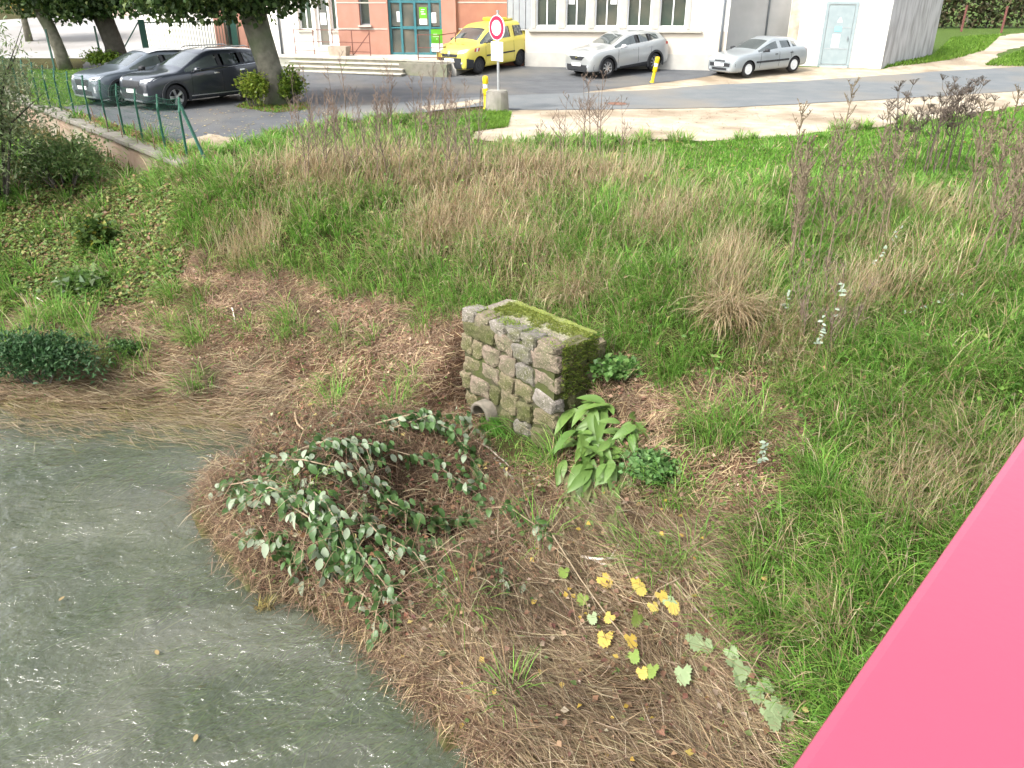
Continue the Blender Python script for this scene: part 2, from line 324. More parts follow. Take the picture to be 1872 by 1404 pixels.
def wnoise(sc, det, dist=0.0):
    z = n_.nodes.new('ShaderNodeTexNoise'); z.inputs['Scale'].default_value = sc; z.inputs['Detail'].default_value = det; z.inputs['Distortion'].default_value = dist
    n_.links.new(mp.outputs[0], z.inputs['Vector']); return z
k1 = wnoise(.55, 5, .6); k2 = wnoise(3.0, 5, 1.0); k3 = wnoise(10, 3, .6)
r1 = n_.nodes.new('ShaderNodeValToRGB'); e = r1.color_ramp.elements
e[0].position = .30; e[0].color = (.066,.088,.050,1); e[1].position = .72; e[1].color = (.165,.172,.135,1); x_ = e.new(.52); x_.color = (.108,.120,.086,1)
n_.links.new(k1.outputs['Fac'], r1.inputs[0]); n_.links.new(r1.outputs[0], df.inputs[0])
ad = n_.nodes.new('ShaderNodeMath'); ad.operation = 'MULTIPLY_ADD'; ad.inputs[1].default_value = .6
n_.links.new(k3.outputs['Fac'], ad.inputs[0]); n_.links.new(k2.outputs['Fac'], ad.inputs[2])
bp = n_.nodes.new('ShaderNodeBump'); bp.inputs['Strength'].default_value = 1.0; bp.inputs['Distance'].default_value = .056; n_.links.new(ad.outputs[0], bp.inputs['Height'])
for s_ in (gl, fr): n_.links.new(bp.outputs[0], s_.inputs['Normal'])
bp2 = n_.nodes.new('ShaderNodeBump'); bp2.inputs['Strength'].default_value = .8; bp2.inputs['Distance'].default_value = .03; n_.links.new(k2.outputs['Fac'], bp2.inputs['Height']); n_.links.new(bp2.outputs[0], df.inputs['Normal'])
n_.links.new(tr.outputs[0], m1.inputs[1]); n_.links.new(df.outputs[0], m1.inputs[2])
n_.links.new(fr.outputs[0], m2.inputs[0]); n_.links.new(m1.outputs[0], m2.inputs[1]); n_.links.new(gl.outputs[0], m2.inputs[2]); n_.links.new(m2.outputs[0], o_.inputs[0])
gx = np.concatenate([[-300,-100,-40,-22], np.arange(-15, 3.0, .07), [8]]); gy = np.concatenate([[-300,-80,-20,-5], np.arange(1, 14.0, .07), [18]])
X3, Y3 = np.meshgrid(gx, gy, indexing='ij')
a = math.radians(35); U = X3*math.cos(a)+Y3*math.sin(a); Wv = -X3*math.sin(a)+Y3*math.cos(a)
fade = ss(-15,-13,X3)*(1-ss(2,3,X3))*ss(1,2,Y3)*(1-ss(13,14,Y3))
Z3 = ((fbm(U*.9,Wv*2.0,31)-.5)*.10+(fbm(U*3,Wv*6,37,2)-.5)*.04)*fade
I = np.arange(X3.size).reshape(X3.shape); q = np.stack([I[:-1,:-1],I[1:,:-1],I[1:,1:],I[:-1,1:]],-1).reshape(-1,4)
river = link('river', tri_mesh('river', np.stack([X3,Y3,Z3],-1).reshape(-1,3), np.concatenate([q[:,[0,1,2]],q[:,[0,2,3]]])), wm, None, True); tag(river, kind='structure')

def sheet(name, pts, off, mat, jit=0.12, seed=1, zf=None):
    P = [Vector((p[0], p[1], 0)) for p in pts]; out = []
    for i in range(len(P)):
        a, b = P[i], P[(i+1) % len(P)]; k = max(1, int((b-a).length / 0.22)); d = (b-a)
        nrm = Vector((-d.y, d.x, 0)).normalized() if d.length else Vector((0,0,0))
        for j in range(k):
            p = a + d * (j / k); w = (float(fbm(p.x*1.1, p.y*1.1, seed)) - .5) * 2 * jit * 1.6 + (float(vn(p.x*5, p.y*5, seed+9)) - .5) * jit * .8
            out.append(p + nrm * w)
    bm = bmesh.new(); vv = [bm.verts.new(p) for p in out]; es = [bm.edges.new((vv[i], vv[(i+1) % len(vv)])) for i in range(len(vv))]
    bmesh.ops.triangle_fill(bm, use_beauty=True, edges=es)
    for yy in (33.5, 36, 38.5, 40, 45, 55):
        bmesh.ops.bisect_plane(bm, geom=bm.verts[:] + bm.edges[:] + bm.faces[:], plane_co=(0, yy, 0), plane_no=(0, 1, 0))
    for xx in (-15, -9, 13, 19):
        bmesh.ops.bisect_plane(bm, geom=bm.verts[:] + bm.edges[:] + bm.faces[:], plane_co=(xx, 0, 0), plane_no=(1, 0, 0))
    for v in bm.verts: v.co.z = float(LZ(v.co.x, v.co.y)) + off
    bmesh.ops.recalc_face_normals(bm, faces=bm.faces[:])
    if sum(f.normal.z for f in bm.faces) < 0: bmesh.ops.reverse_faces(bm, faces=bm.faces[:])
    me = bpy.data.meshes.new(name); bm.to_mesh(me); bm.free(); return tag(link(name, me, mat), kind='structure')
def GL(px, py, dz=0.0):      # the point of the car park level that shows at (px, py)
    z = 2.8
    for _ in range(30): p = Wz(px, py, z); z = 0.5 * z + 0.5 * (float(LZ(p[0], p[1])) + dz)
    return Vector(Wz(px, py, z))
def pix(*L): return [GL(*p) for p in L]
m_asph = pm('asphalt', (.068,.073,.080), (.092,.097,.103), 1.4, .85, bump=.25, bscale=60, c3=(.115,.11,.10))
m_road = pm('road_asphalt', (.108,.120,.126), (.134,.144,.148), 1.2, .85, bump=.25, bscale=60, c3=(.16,.15,.13))
m_sand = pm('pale_sand', (.31,.262,.19), (.38,.335,.26), 2.2, .95, bump=.4, bscale=30, c3=(.20,.155,.105))
m_yard = pm('yard_concrete', (.25,.247,.245), (.30,.293,.287), .8, .9, c3=(.21,.20,.188), bump=.2, bscale=20)
_far = lambda px, py: tuple(GL(px, py)[:2])
sand_poly = pix((860,252),(930,262),(1000,250),(1100,252),(1200,254),(1300,258),(1400,250),(1500,242),(1600,232),(1700,217),(1872,192),(2300,150),(2300,112),(1872,112),(1800,95),(1760,100),(1700,108),(1615,126),(1430,121),(1330,130),(1080,150),(900,185),(905,205),(880,225))
sheet('sand_verge', sand_poly, -.008, m_sand, .16, 3)
path_poly = pix((1740,106),(1800,110),(1840,92),(1872,84),(2000,84),(2000,60),(1872,60),(1810,68),(1770,86))
sheet('sand_path', path_poly, -.004, m_sand, .2, 5)
lot_poly = pix((92,190),(345,272),(420,268),(500,246),(600,226),(760,207),(860,196),(905,186),(1000,178),(1110,163),(1200,152),(1300,139),(1335,131))
lot_poly += [Vector((9.4, 36.6, 0)), Vector((9.4, 39.5, 0)), Vector((-8, 41, 0)), Vector((-20, 41, 0))]
sheet('parking_lot', lot_poly, 0.0, m_asph, .06, 7)
road_poly = pix((560,228),(700,211),(800,202),(880,194),(935,201),(1100,200),(1200,199),(1350,196),(1500,188),(1700,177),(1872,166),(2400,135),(2400,98),(1872,122),(1740,129),(1600,139),(1450,149),(1300,155),(1200,164),(1100,168),(1000,172),(900,176),(760,185),(640,195))
sheet('road', road_poly, .005, m_road, .05, 8)
sheet('sand_patch', pix((330,258),(385,244),(440,252),(425,268),(370,272)), .006, m_sand, .14, 12)
sheet('sand_strip', pix((765,196),(830,188),(880,182),(885,186),(845,196),(785,203)), .011, m_sand, .08, 14)
sheet('yard', [(-60,41),(-15.5,40.4),(-9.2,41.5),(-9.2,70),(-20,90),(-80,90)], -.004, m_yard, .02, 15)
sheet('grass_strip', pix((60,190),(105,196),(170,190),(262,150),(262,124),(50,128)), .007, pm('verge_turf', (.05,.10,.02),(.08,.12,.03),5,.95,bump=.5), .12, 16)
# manhole cover set in the road
mh = empty('manhole_cover', GL(1128,190), 0, 'rusty reddish manhole cover set flush in the grey road', 'manhole')
m_rust = pm('rust_iron', (.20,.10,.07), (.26,.15,.11), 20, .8, bump=.4, bscale=80)
b = MB(); b.lathe([(0,.012),(.30,.012),(.31,.0)], 24); b.build('cover', m_rust, mh, True)
b = MB(); b.lathe([(.315,.0),(.315,.016),(.40,.016),(.41,.0)], 24); b.build('rim', pm('iron_rim', (.10,.09,.085), None, 20, .8), mh)
b = MB()
for k in range(-4, 5): b.box((0, k*.06, .015), (2*math.sqrt(max(.001,.27**2-(k*.06)**2)), .018, .008))
b.build('tread', m_rust, mh)
# ------------------------------------------------------------------ buildings
m_white = pm('white_render', (.80,.78,.72), (.74,.72,.66), 1.5, .9, bump=.1, bscale=40)
m_cream = pm('cream_render', (.72,.64,.54), (.66,.58,.48), 2, .9, bump=.1, bscale=40)
m_plinth = pm('plinth_render', (.44,.425,.385), (.37,.36,.33), 2.5, .9, c3=(.40,.40,.37))
m_brick = pm('brick_red_render', (.33,.155,.105), (.285,.13,.09), 2.0, .9, bump=.15, bscale=50)
m_brick2 = pm('brick_pink_render', (.38,.20,.15), (.345,.18,.13), 2.0, .9)
m_conc = pm('concrete', (.42,.40,.36), (.33,.32,.285), 4, .9, bump=.3, bscale=40, c3=(.26,.26,.21))
m_concl = pm('pale_concrete', (.43,.41,.36), (.37,.355,.31), 4, .9, bump=.3, bscale=40, c3=(.38,.37,.31))
m_grey = pm('grey_paint', (.31,.325,.335), (.27,.285,.295), 3, .6)
m_wframe = pm('white_window_frame', (.74,.75,.74), (.70,.70,.70), 3, .5)
m_teal = pm('teal_frame_paint', (.034,.15,.17), (.027,.125,.145), 4, .45, spec=.5)
m_glass = pm('window_glass', (.030,.042,.036), (.085,.082,.062), .9, .06, spec=.6, c3=(.03,.06,.04))
m_glassd = pm('door_glass', (.06,.075,.07), (.14,.13,.105), 1.1, .06, spec=.6, c3=(.05,.055,.05))
m_greenp = pm('green_print', (.12,.38,.025), (.11,.35,.022), 3, .5)
m_paper = pm('white_paper', (.82,.84,.82), (.78,.80,.78), 4, .7)
m_pipe = pm('grey_pipe', (.20,.22,.24), (.17,.19,.20), 4, .5)
m_redrail = pm('rusty_red_rail', (.16,.065,.05), (.12,.05,.04), 8, .6)
class Fac:
    def __init__(s, name, P0, P1, zb, label, cat='building'):
        s.P0 = Vector((P0[0], P0[1], 0)); d = Vector((P1[0]-P0[0], P1[1]-P0[1], 0)); s.L = d.length; s.d = d.normalized(); s.zb = zb
        s.n = Vector((s.d.y, -s.d.x, 0)); s.root = empty(name, (P0[0], P0[1], zb), math.atan2(d.y, d.x), label, cat)
    def uv(s, px, py, off=0.0):     # wall coordinates (along, up) of what shows at (px, py)
        a = (px-936)/FPX; b = (702-py)/FPX
        D = Vector((a, math.cos(PITCH)+b*math.sin(PITCH), -math.sin(PITCH)+b*math.cos(PITCH))); O = Vector((0,0,CAMZ))
        t = ((s.P0 + s.n*off - O).dot(s.n)) / D.dot(s.n); p = O + D*t; return ((p-s.P0).dot(s.d), p.z - s.zb)
    def u(s, px, py=60): return s.uv(px, py)[0]
def wall_open(mb, u0, u1, z0, z1, ops, dep=.18, y=0.0):
    us = sorted({u0, u1, *[o[0] for o in ops], *[o[1] for o in ops]}); zs = sorted({z0, z1, *[o[2] for o in ops], *[o[3] for o in ops]})
    for i in range(len(us)-1):
        for j in range(len(zs)-1):
            cu, cz = (us[i]+us[i+1])/2, (zs[j]+zs[j+1])/2
            if any(o[0] < cu < o[1] and o[2] < cz < o[3] for o in ops): continue
            mb.add([(us[i],y,zs[j]),(us[i+1],y,zs[j]),(us[i+1],y,zs[j+1]),(us[i],y,zs[j+1])], [(0,1,2,3)])
    for a, b, c, d in ops:
        mb.add([(a,y,c),(a,y,d),(a,y+dep,d),(a,y+dep,c)], [(0,1,2,3)]); mb.add([(b,y,c),(b,y,d),(b,y+dep,d),(b,y+dep,c)], [(3,2,1,0)])
        mb.add([(a,y,d),(b,y,d),(b,y+dep,d),(a,y+dep,d)], [(0,1,2,3)]); mb.add([(a,y,c),(b,y,c),(b,y+dep,c),(a,y+dep,c)], [(3,2,1,0)])
def shell(mb, u0, u1, z0, z1, y0, y1):      # sides, back and roof behind a front wall
    V = [(u0,y0,z0),(u1,y0,z0),(u1,y1,z0),(u0,y1,z0),(u0,y0,z1),(u1,y0,z1),(u1,y1,z1),(u0,y1,z1)]
    mb.add(V, [(1,2,6,5),(2,3,7,6),(3,0,4,7),(4,5,6,7)])
def window(root, a, b, c, d, y=.12, nm=1, fr=.06, mat=None, gl=None, sill=True):
    mat = mat or m_wframe; w = MB(); t = .05
    w.box(((a+b)/2, y, c+fr/2), (b-a, t, fr)); w.box(((a+b)/2, y, d-fr/2), (b-a, t, fr))
    w.box((a+fr/2, y, (c+d)/2), (fr, t, d-c-2*fr)); w.box((b-fr/2, y, (c+d)/2), (fr, t, d-c-2*fr))
    st = (b-a-2*fr) / (nm+1)
    for k in range(nm): w.box((a+fr+st*(k+1), y, (c+d)/2), (fr*.9, t, d-c-2*fr))
    o = w.build('window', mat, root)
    for k in range(nm+1):
        MB().box((a+fr+st*(k+.5), y+.012, (c+d)/2), (st-fr*.5*(nm>0), .012, d-c-2*fr)).build('pane', gl or m_glass, o)
    if sill: MB().box(((a+b)/2, -.03, c-.035), (b-a+.12, .20, .07)).build('sill', m_concl, o)
    return o

# main white wing
Fm = Fac('school_wing', (.56,37.4), (8.9,36.2), float(LZ(4,37)) - .12, 'white rendered school wing with five windows behind the silver crossover')
ops = []
for l, r in ((980,1019),(1034,1073),(1087,1130),(1146,1190),(1205,1254)): ops.append((Fm.u(l,40), Fm.u(r,40), Fm.uv(1100,49)[1], 3.25))
pl = Fm.uv(1240,99)[1]; zs_ = Fm.uv(1100,56)[1]
gdoor = (Fm.u(927,60), Fm.u(971,60), zs_+.02, 3.25)
b = MB(); wall_open(b, 0, Fm.L, zs_, 6.8, ops + [gdoor], .16); shell(b, 0, Fm.L, 0, 6.8, 0, 9); b.build('wall', m_white, Fm.root)
b = MB(); wall_open(b, 0, Fm.L, pl, zs_, [], .1); b.build('lower_wall', pm('beige_render', (.56,.50,.42),(.52,.465,.39),1.5,.9), Fm.root)
MB().box((Fm.L*.5, -.012, pl/2), (Fm.L, .03, pl)).build('plinth', m_plinth, Fm.root)
bevelled(MB().box((Fm.L*.5-.45, -.05, zs_), (Fm.u(1262,55)+.3, .16, .12)).build('sill_band', m_concl, Fm.root))
for o in ops:
    window(Fm.root, *o, y=.11, nm=1, fr=.055, sill=False)
for l, r in ((971,980),(1019,1034),(1073,1087),(1130,1146),(1190,1205),(1254,1262)):
    MB().box(((Fm.u(l,40)+Fm.u(r,40))/2, -.02, (zs_+3.25)/2+.06), (Fm.u(r,40)-Fm.u(l,40)-.05, .09, 3.2-zs_)).build('pillar', m_concl, Fm.root)
for k in range(4):
    a = gdoor[0] + (gdoor[1]-gdoor[0])*k/4
    MB().box((a+.13, .05, (gdoor[2]+3.25)/2), (.24, .05, 3.2-gdoor[2])).build('grey_panel', m_grey, Fm.root)
# notices in the windows
for pxn, k in ((1045,1),(1122,2)):
    u_, z_ = Fm.uv(pxn, 3); MB().box((u_, .085, z_), (.26,.004,.2)).build('notice', m_paper, Fm.root)
b = MB(); b.tube([(Fm.u(1319,60), -.06, 0), (Fm.u(1319,60), -.06, 6.6)], .055, 8); b.build('downpipe', m_pipe, Fm.root, True)
Lk = Fac('linking_wall', (9.05,38.3), (13.3,39.6), float(LZ(11,38)) - .1, 'greyish white linking wall between the school wing and the door hut', 'wall')
b = MB().box((Lk.L/2, .1, 3.2), (Lk.L, .2, 6.4)); b.build('wall', pm('grey_white_render', (.46,.46,.445),(.53,.52,.50),1.2,.9,c3=(.38,.37,.35)), Lk.root)
b = MB(); b.tube([(Lk.u(1401,40), -.06, 0), (Lk.u(1401,40), -.06, 6.3)], .04, 8); b.build('downpipe', m_pipe, Lk.root, True)

# hut with the metal door
h0, h1, h2 = GL(1432,118), GL(1610,125), GL(1703,100)
H_ = Fac('transformer_hut', h0, h1, float(LZ(h0.x,h0.y)) - .1, 'white rendered hut with a grey metal door and stained side wall greyed for shade')
_Ri = H_.root.matrix_basis.inverted(); _q = [Vector((0,0,0)), Vector((H_.L,0,0))]; _rz = Matrix.Rotation(-math.atan2(H_.d.y,H_.d.x), 3, 'Z'); _s = _rz @ (h2-h1); _s.z = 0; _q += [_q[1]+_s, _s.copy()]
b = MB().prism([tuple(p[:2]) for p in _q], 0, 3.8); b.build('wall', m_white, H_.root)
u0, u1 = H_.u(1503,60), H_.u(1562,60)
m_stain_shade = bpy.data.materials.new('stained_shaded_render'); m_stain_shade.use_nodes = True; n_ = m_stain_shade.node_tree; p_ = n_.nodes['Principled BSDF']; p_.inputs['Roughness'].default_value = .9
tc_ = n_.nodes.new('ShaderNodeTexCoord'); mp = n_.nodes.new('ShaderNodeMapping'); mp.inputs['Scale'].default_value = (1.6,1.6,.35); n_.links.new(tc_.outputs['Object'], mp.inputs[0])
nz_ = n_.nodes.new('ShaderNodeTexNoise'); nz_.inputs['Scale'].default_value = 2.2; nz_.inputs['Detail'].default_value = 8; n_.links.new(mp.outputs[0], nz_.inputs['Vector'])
rp_ = n_.nodes.new('ShaderNodeValToRGB'); rp_.color_ramp.elements[0].position = .36; rp_.color_ramp.elements[0].color = (.28,.275,.265,1); rp_.color_ramp.elements[1].position = .60; rp_.color_ramp.elements[1].color = (.46,.455,.45,1)  # side wall's shade is put into the grey tone; streaks are its stains
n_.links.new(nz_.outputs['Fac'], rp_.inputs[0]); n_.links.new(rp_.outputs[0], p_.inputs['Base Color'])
_sn = Vector((_s.y,-_s.x,0)).normalized()*.012; MB().prism([tuple((_q[1]+_s*.003)[:2]), tuple((_q[1]+_s*.003+_sn)[:2]), tuple((_q[2]+_sn)[:2]), tuple(_q[2][:2])], .01, 3.79).build('side_panel', m_stain_shade, H_.root)
MB().box((.22, -.012, 1.9), (.42, .02, 3.78)).build('stained_strip', pm('yellowed_render', (.62,.55,.42),(.30,.27,.21),1.6,.9), H_.root)
m_dgrey = pm('grey_door_paint', (.25,.30,.31), (.22,.27,.28), 4, .55)
fz = H_.uv(1530,3)[1]
b = MB(); b.box(((u0+u1)/2, -.03, fz-.05), (u1-u0, .08, .10)); b.box((u0+.06, -.03, (fz-.1)/2+.06), (.12, .08, fz-.22)); b.box((u1-.06, -.03, (fz-.1)/2+.06), (.12, .08, fz-.22)); b.box(((u0+u1)/2,-.03,.09),(u1-u0,.08,.1)); b.build('door_frame', m_dgrey, H_.root)
dr = bevelled(MB().box(((u0+u1)/2, -.02, fz/2+.02), (u1-u0-.26, .05, fz-.3)).build('door', m_dgrey, H_.root), .008)
for zz in (.30, .62): MB().box(((u0+u1)/2, -.05, fz*zz), (u1-u0-.34, .012, .025)).build('door_rail', m_grey, dr)
MB().box((u1-.24, -.07, fz*.46), (.04,.05,.16)).build('handle', m_pipe, dr)
MB().box(((u0+u1)/2-.03, -.055, fz*.60), (.28,.012,.2)).build('blue_sign', pm('blue_sign_paint', (.22,.55,.62),(.20,.50,.58),5,.5), dr)
MB().box(((u0+u1)/2-.06, -.055, fz*.42), (.30,.012,.52)).build('white_notice', m_paper, dr)
b = MB(); cx, cz = (u0+u1)/2-.01, fz*.73; b.add([(cx-.11,-.055,cz-.08),(cx+.11,-.055,cz-.08),(cx,-.055,cz+.12),(cx-.11,-.048,cz-.08),(cx+.11,-.048,cz-.08),(cx,-.048,cz+.12)], [(0,1,2),(3,5,4),(0,3,4,1),(1,4,5,2),(2,5,3,0)]); b.build('warning_triangle', m_paper, dr)
MB().box(((u0+u1)/2, -.18, .03), (1.1,.3,.1)).build('door_step', m_concl, H_.root)

# brick entrance block
Fb = Fac('brick_entrance_block', (-7.6,38.4), (.50,37.55), 2.95, 'brick red entrance block with tall teal glazed doors above the steps')
gz = (Fb.u(711,60), Fb.u(808,60), Fb.uv(760,101)[1], 3.6); nwz = (Fb.u(657,30), Fb.u(676,30), Fb.uv(666,46)[1], 3.4)
b = MB(); wall_open(b, 0, Fb.u(835,60), 0, 6.8, [gz, nwz], .25); shell(b, 0, Fb.L, 0, 6.8, 0, 9); b.build('wall', m_brick2, Fb.root)
MB().add([(Fb.u(835,60),0,0),(Fb.L,0,0),(Fb.L,0,6.8),(Fb.u(835,60),0,6.8)], [(0,1,2,3)]).build('side_bay', m_brick, Fb.root)
MB().box((Fb.u(823,60), -.06, 3.4), (Fb.u(835,60)-Fb.u(811,60), .14, 6.7)).build('pier', m_brick2, Fb.root)
for yy in (5, 53):
    z_ = Fb.uv(690, yy)[1]
    MB().box((gz[0]/2-.02, -.006, z_), (gz[0]-.06, .02, .05)).build('pale_band', m_concl, Fb.root)
    MB().box(((Fb.u(837,60)+Fb.L)/2, -.006, z_+.02), (Fb.L-Fb.u(837,60)-.05, .02, .05)).build('pale_band', m_concl, Fb.root)
window(Fb.root, *nwz, y=.18, nm=0, fr=.05, sill=True, mat=m_grey)
gr = MB(); a, c_, zb_, zt_ = gz; yq = .16
def px_u(x): return Fb.uv(x, 60, -yq)[0]
vb = [a+.05, px_u(735), px_u(760), px_u(787), c_-.05]; tz = Fb.uv(760, 51)[1]; t3 = Fb.uv(760, 3)[1]
for u_ in vb: gr.box((u_, yq, (zb_+zt_)/2), (.10, .09, zt_-zb_))
for i in range(4):
    for z_, h in ((zb_+.05,.10),(tz,.12 if i in (1,2) else .06),(t3,.10)): gr.box(((vb[i]+vb[i+1])/2, yq, z_), (vb[i+1]-vb[i]-.10, .07, h))
glz = gr.build('glazed_screen', m_teal, Fb.root)
for i in range(4):
    lv = [zb_+.1, tz-.06, tz+.06, t3-.05, t3+.05, zt_]
    for k in (0,2,4): MB().box(((vb[i]+vb[i+1])/2, yq+.02, (lv[k]+lv[k+1])/2), (vb[i+1]-vb[i]-.10, .012, lv[k+1]-lv[k])).build('pane', m_glassd, glz)
def poster(x0,y0,x1,y1,mat,nm='poster',dy=0.0):
    A = Fb.uv(x0,y1,-yq); B = Fb.uv(x1,y0,-yq); return MB().box(((A[0]+B[0])/2, yq-.005-dy, (A[1]+B[1])/2), (B[0]-A[0], .006, B[1]-A[1])).build(nm, mat, glz)
poster(726,21,733.5,40,m_paper,'notice'); poster(789,23,797,42,m_paper,'notice'); poster(767,13,780,34,m_greenp); poster(767.5,34.3,780.5,45,m_paper,'poster_foot')
poster(770,17,776,18.2,m_paper,'poster_line',.005); poster(769,21,775,22.2,m_paper,'poster_line',.005); poster(770,25,778,26.2,m_paper,'poster_line',.005)
# left wing
Fl = Fac('left_wing', (-18.5,43.6), (-7.7,40.0), 3.15, 'white left wing with a brick framed doorway behind the railing')
wz = Fl.uv(560,55)[1]; lo = [(Fl.u(545,40),Fl.u(570,40),wz,3.2),(Fl.u(576,40),Fl.u(600,40),Fl.uv(588,88)[1],3.2),(Fl.u(603,40),Fl.u(622,40),wz,3.2),(Fl.u(411,60),Fl.u(440,60),.4,2.9)]
b = MB(); wall_open(b, 0, Fl.L, -.5, 6.8, lo, .3); shell(b, 0, Fl.L, -.5, 6.8, 0, 9); b.build('wall', m_white, Fl.root)
window(Fl.root, *lo[0], y=.2, nm=1, fr=.06); window(Fl.root, *lo[2], y=.2, nm=1, fr=.06)
d_ = window(Fl.root, *lo[1], y=.2, nm=0, fr=.12, sill=False, gl=m_glassd); d_.name = 'door'
u_ = (lo[1][0]+lo[1][1])/2; MB().box((u_, .17, 1.65), (.3,.006,.5)).build('notice', m_paper, d_)
d_ = window(Fl.root, *lo[3], y=.2, nm=2, fr=.06, sill=False, mat=pm('brown_frame',(.30,.24,.18),None,4,.6), gl=m_glassd); d_.name = 'door'
MB().box((Fl.u(405,60), -.05, 2.2), (.55,.14,4.8)).build('brick_pier', m_brick2, Fl.root); MB().box((Fl.u(446,60), -.05, 2.2), (.4,.14,4.8)).build('brick_pier', m_brick2, Fl.root)
b = MB(); b.tube([(Fl.u(513,60),-.07,0),(Fl.u(513,60),-.07,6.5)], .05, 8); b.build('downpipe', m_pipe, Fl.root, True)

# steps and landing
s0 = GL(733,141); s1 = GL(505,128); sd_ = (s0-s1); sd_.z = 0; SL = sd_.length; sd_.normalize(); ang = math.atan2(sd_.y, sd_.x)
zl = min(s0.z, s1.z) - .04
st = empty('entrance_steps', (s1.x, s1.y, zl), ang, 'long flight of four weathered concrete steps up to the glazed entrance', 'steps')
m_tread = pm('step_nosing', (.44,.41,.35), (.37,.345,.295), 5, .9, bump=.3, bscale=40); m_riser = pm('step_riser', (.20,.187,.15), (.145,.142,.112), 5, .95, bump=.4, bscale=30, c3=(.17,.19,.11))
RS = .155
for k in range(4):
    r_ = SL - k*.18
    MB().box((r_/2 + k*.12, .32*k+.26, RS*(k+.5)-.03), (r_, .46, RS-.05)).build('riser', m_riser, st)
    bevelled(MB().box((r_/2 + k*.12, .32*k+.245, RS*(k+1)-.025), (r_, .50, .05)).build('tread', m_tread, st))
MB().box((SL/2+.6, 3.2, RS*2-.03), (SL+2.8, 4.4, RS*4-.06)).build('landing', m_conc, st)
MB().box((SL/2+.6, 3.2, RS*4-.03), (SL+2.86, 4.46, .06)).build('landing_slab', m_tread, st)
MB().box((SL+.75, .95, RS*2-.05), (2.1, .9, RS*4-.1)).build('end_block', m_riser, st)
LT = zl + RS*4
def stp(x, y, z=0.0): p = Vector((s1.x,s1.y,0)) + sd_*x + Vector((-sd_.y, sd_.x, 0))*y; return Vector((p.x, p.y, z))
def railing(name, pts, label, h=.95, mat=m_redrail, brace=False):
    r = empty(name, pts[0], 0, label, 'railing'); o = Vector(pts[0])
    for i, p in enumerate(pts):
        p = Vector(p)-o; b = MB(); b.bar(p, p+Vector((0,0,h)), .035); b.build('post', mat, r)
    for hh in (h, h*.52, h*.15):
        b = MB()
        for p, q in zip(pts[:-1], pts[1:]): b.bar(Vector(p)-o+Vector((0,0,hh)), Vector(q)-o+Vector((0,0,hh)), .028)
        b.build('rail', mat, r)
    if brace: b = MB(); b.bar(Vector(pts[-2])-o, Vector(pts[-1])-o+Vector((0,0,h*.9)), .03); b.build('brace', mat, r)
railing('landing_railing', [stp(x, 2.3, LT) for x in (-.4,.55,1.5,2.45,3.3)], 'thin brown railing along the landing beside the stone planter', 1.0, brace=True)
railing('steps_railing', [stp(SL+.35,1.0,LT-.05), stp(SL+1.3,1.05,LT-.05), stp(SL+1.65,1.9,LT)], 'thin red brown railing at the right end of the steps', 1.0)
pl = empty('stone_planter', stp(1.95,2.0,LT), ang, 'beige stone trough planter standing on the landing', 'planter')
b = MB(); V = []
for z, w, d in ((0,.78,.34),(.38,.92,.44),(.38,.80,.32),(.30,.78,.30)): V += [(-w/2,-d/2,z),(w/2,-d/2,z),(w/2,d/2,z),(-w/2,d/2,z)]
F_ = [(3,2,1,0)] + [(4*k+i, 4*k+(i+1)%4, 4*k+4+(i+1)%4, 4*k+4+i) for k in range(3) for i in range(4)] + [(12,13,14,15)]
b.add(V, F_); b.build('trough', pm('planter_stone',(.36,.30,.24),(.30,.25,.195),8,.9,bump=.3), pl)
MB().box((0,0,.325),(.76,.28,.03)).build('soil', pm('soil',(.06,.045,.03),None,20,.95,bump=.5), pl)
gs = empty('green_notice_sign', stp(SL+1.1,1.25,LT-.05), 0, 'green and white notice sign on a thin post before the glazed doors', 'sign')
b = MB(); b.bar((0,.02,0),(0,.02,1.2),.035); b.build('post', m_redrail, gs)
MB().box((0,0,.94),(.46,.02,.52)).build('green_panel', m_greenp, gs); MB().box((0,0,.52),(.46,.02,.30)).build('white_panel', m_paper, gs)
for k,w in enumerate((.16,.26,.06)): MB().box((-.06+.03*k,-.0125,1.02-.09*k),(w,.004,.03)).build('print_line', pm('pale_green_print',(.45,.68,.35),None,5,.6), gs)

# green barred gate and the fence posts of the yard
m_ggreen = pm('gate_green_paint', (.022,.085,.060), (.018,.07,.05), 6, .45, spec=.5)
g0, g1 = GL(270,104), GL(434,101); gd = g1-g0; gd.z = 0; GLn = gd.length
gt = empty('green_gate', (g0.x,g0.y,g0.z), math.atan2(gd.y,gd.x), 'dark green gate of upright bars behind the parked dark car', 'gate')
gh = 1.55
MB().box((.0,0,gh/2+.03),(.26,.16,gh+.06)).build('post', m_ggreen, gt); MB().box((GLn,0,gh/2+.03),(.26,.16,gh+.06)).build('post', m_ggreen, gt)
for z_ in (.12, gh-.06): MB().box((GLn/2,0,z_),(GLn-.26,.05,.06)).build('rail', m_ggreen, gt)
bar = MB().box((0,0,gh/2),(.025,.025,gh-.2)).mesh('bar')
nb = int(GLn/.13)
for k in range(1, nb):
    o = link('bar', bar, m_ggreen, gt); o.location = (GLn*k/nb, 0, .01)
b = MB(); b.bar((-.13,0,gh-.05),(-1.2,0,.1),.05); b.build('brace', m_ggreen, gt); MB().box((-1.22,0,.3),(.1,.1,.6)).build('brace_post', m_grey, gt)
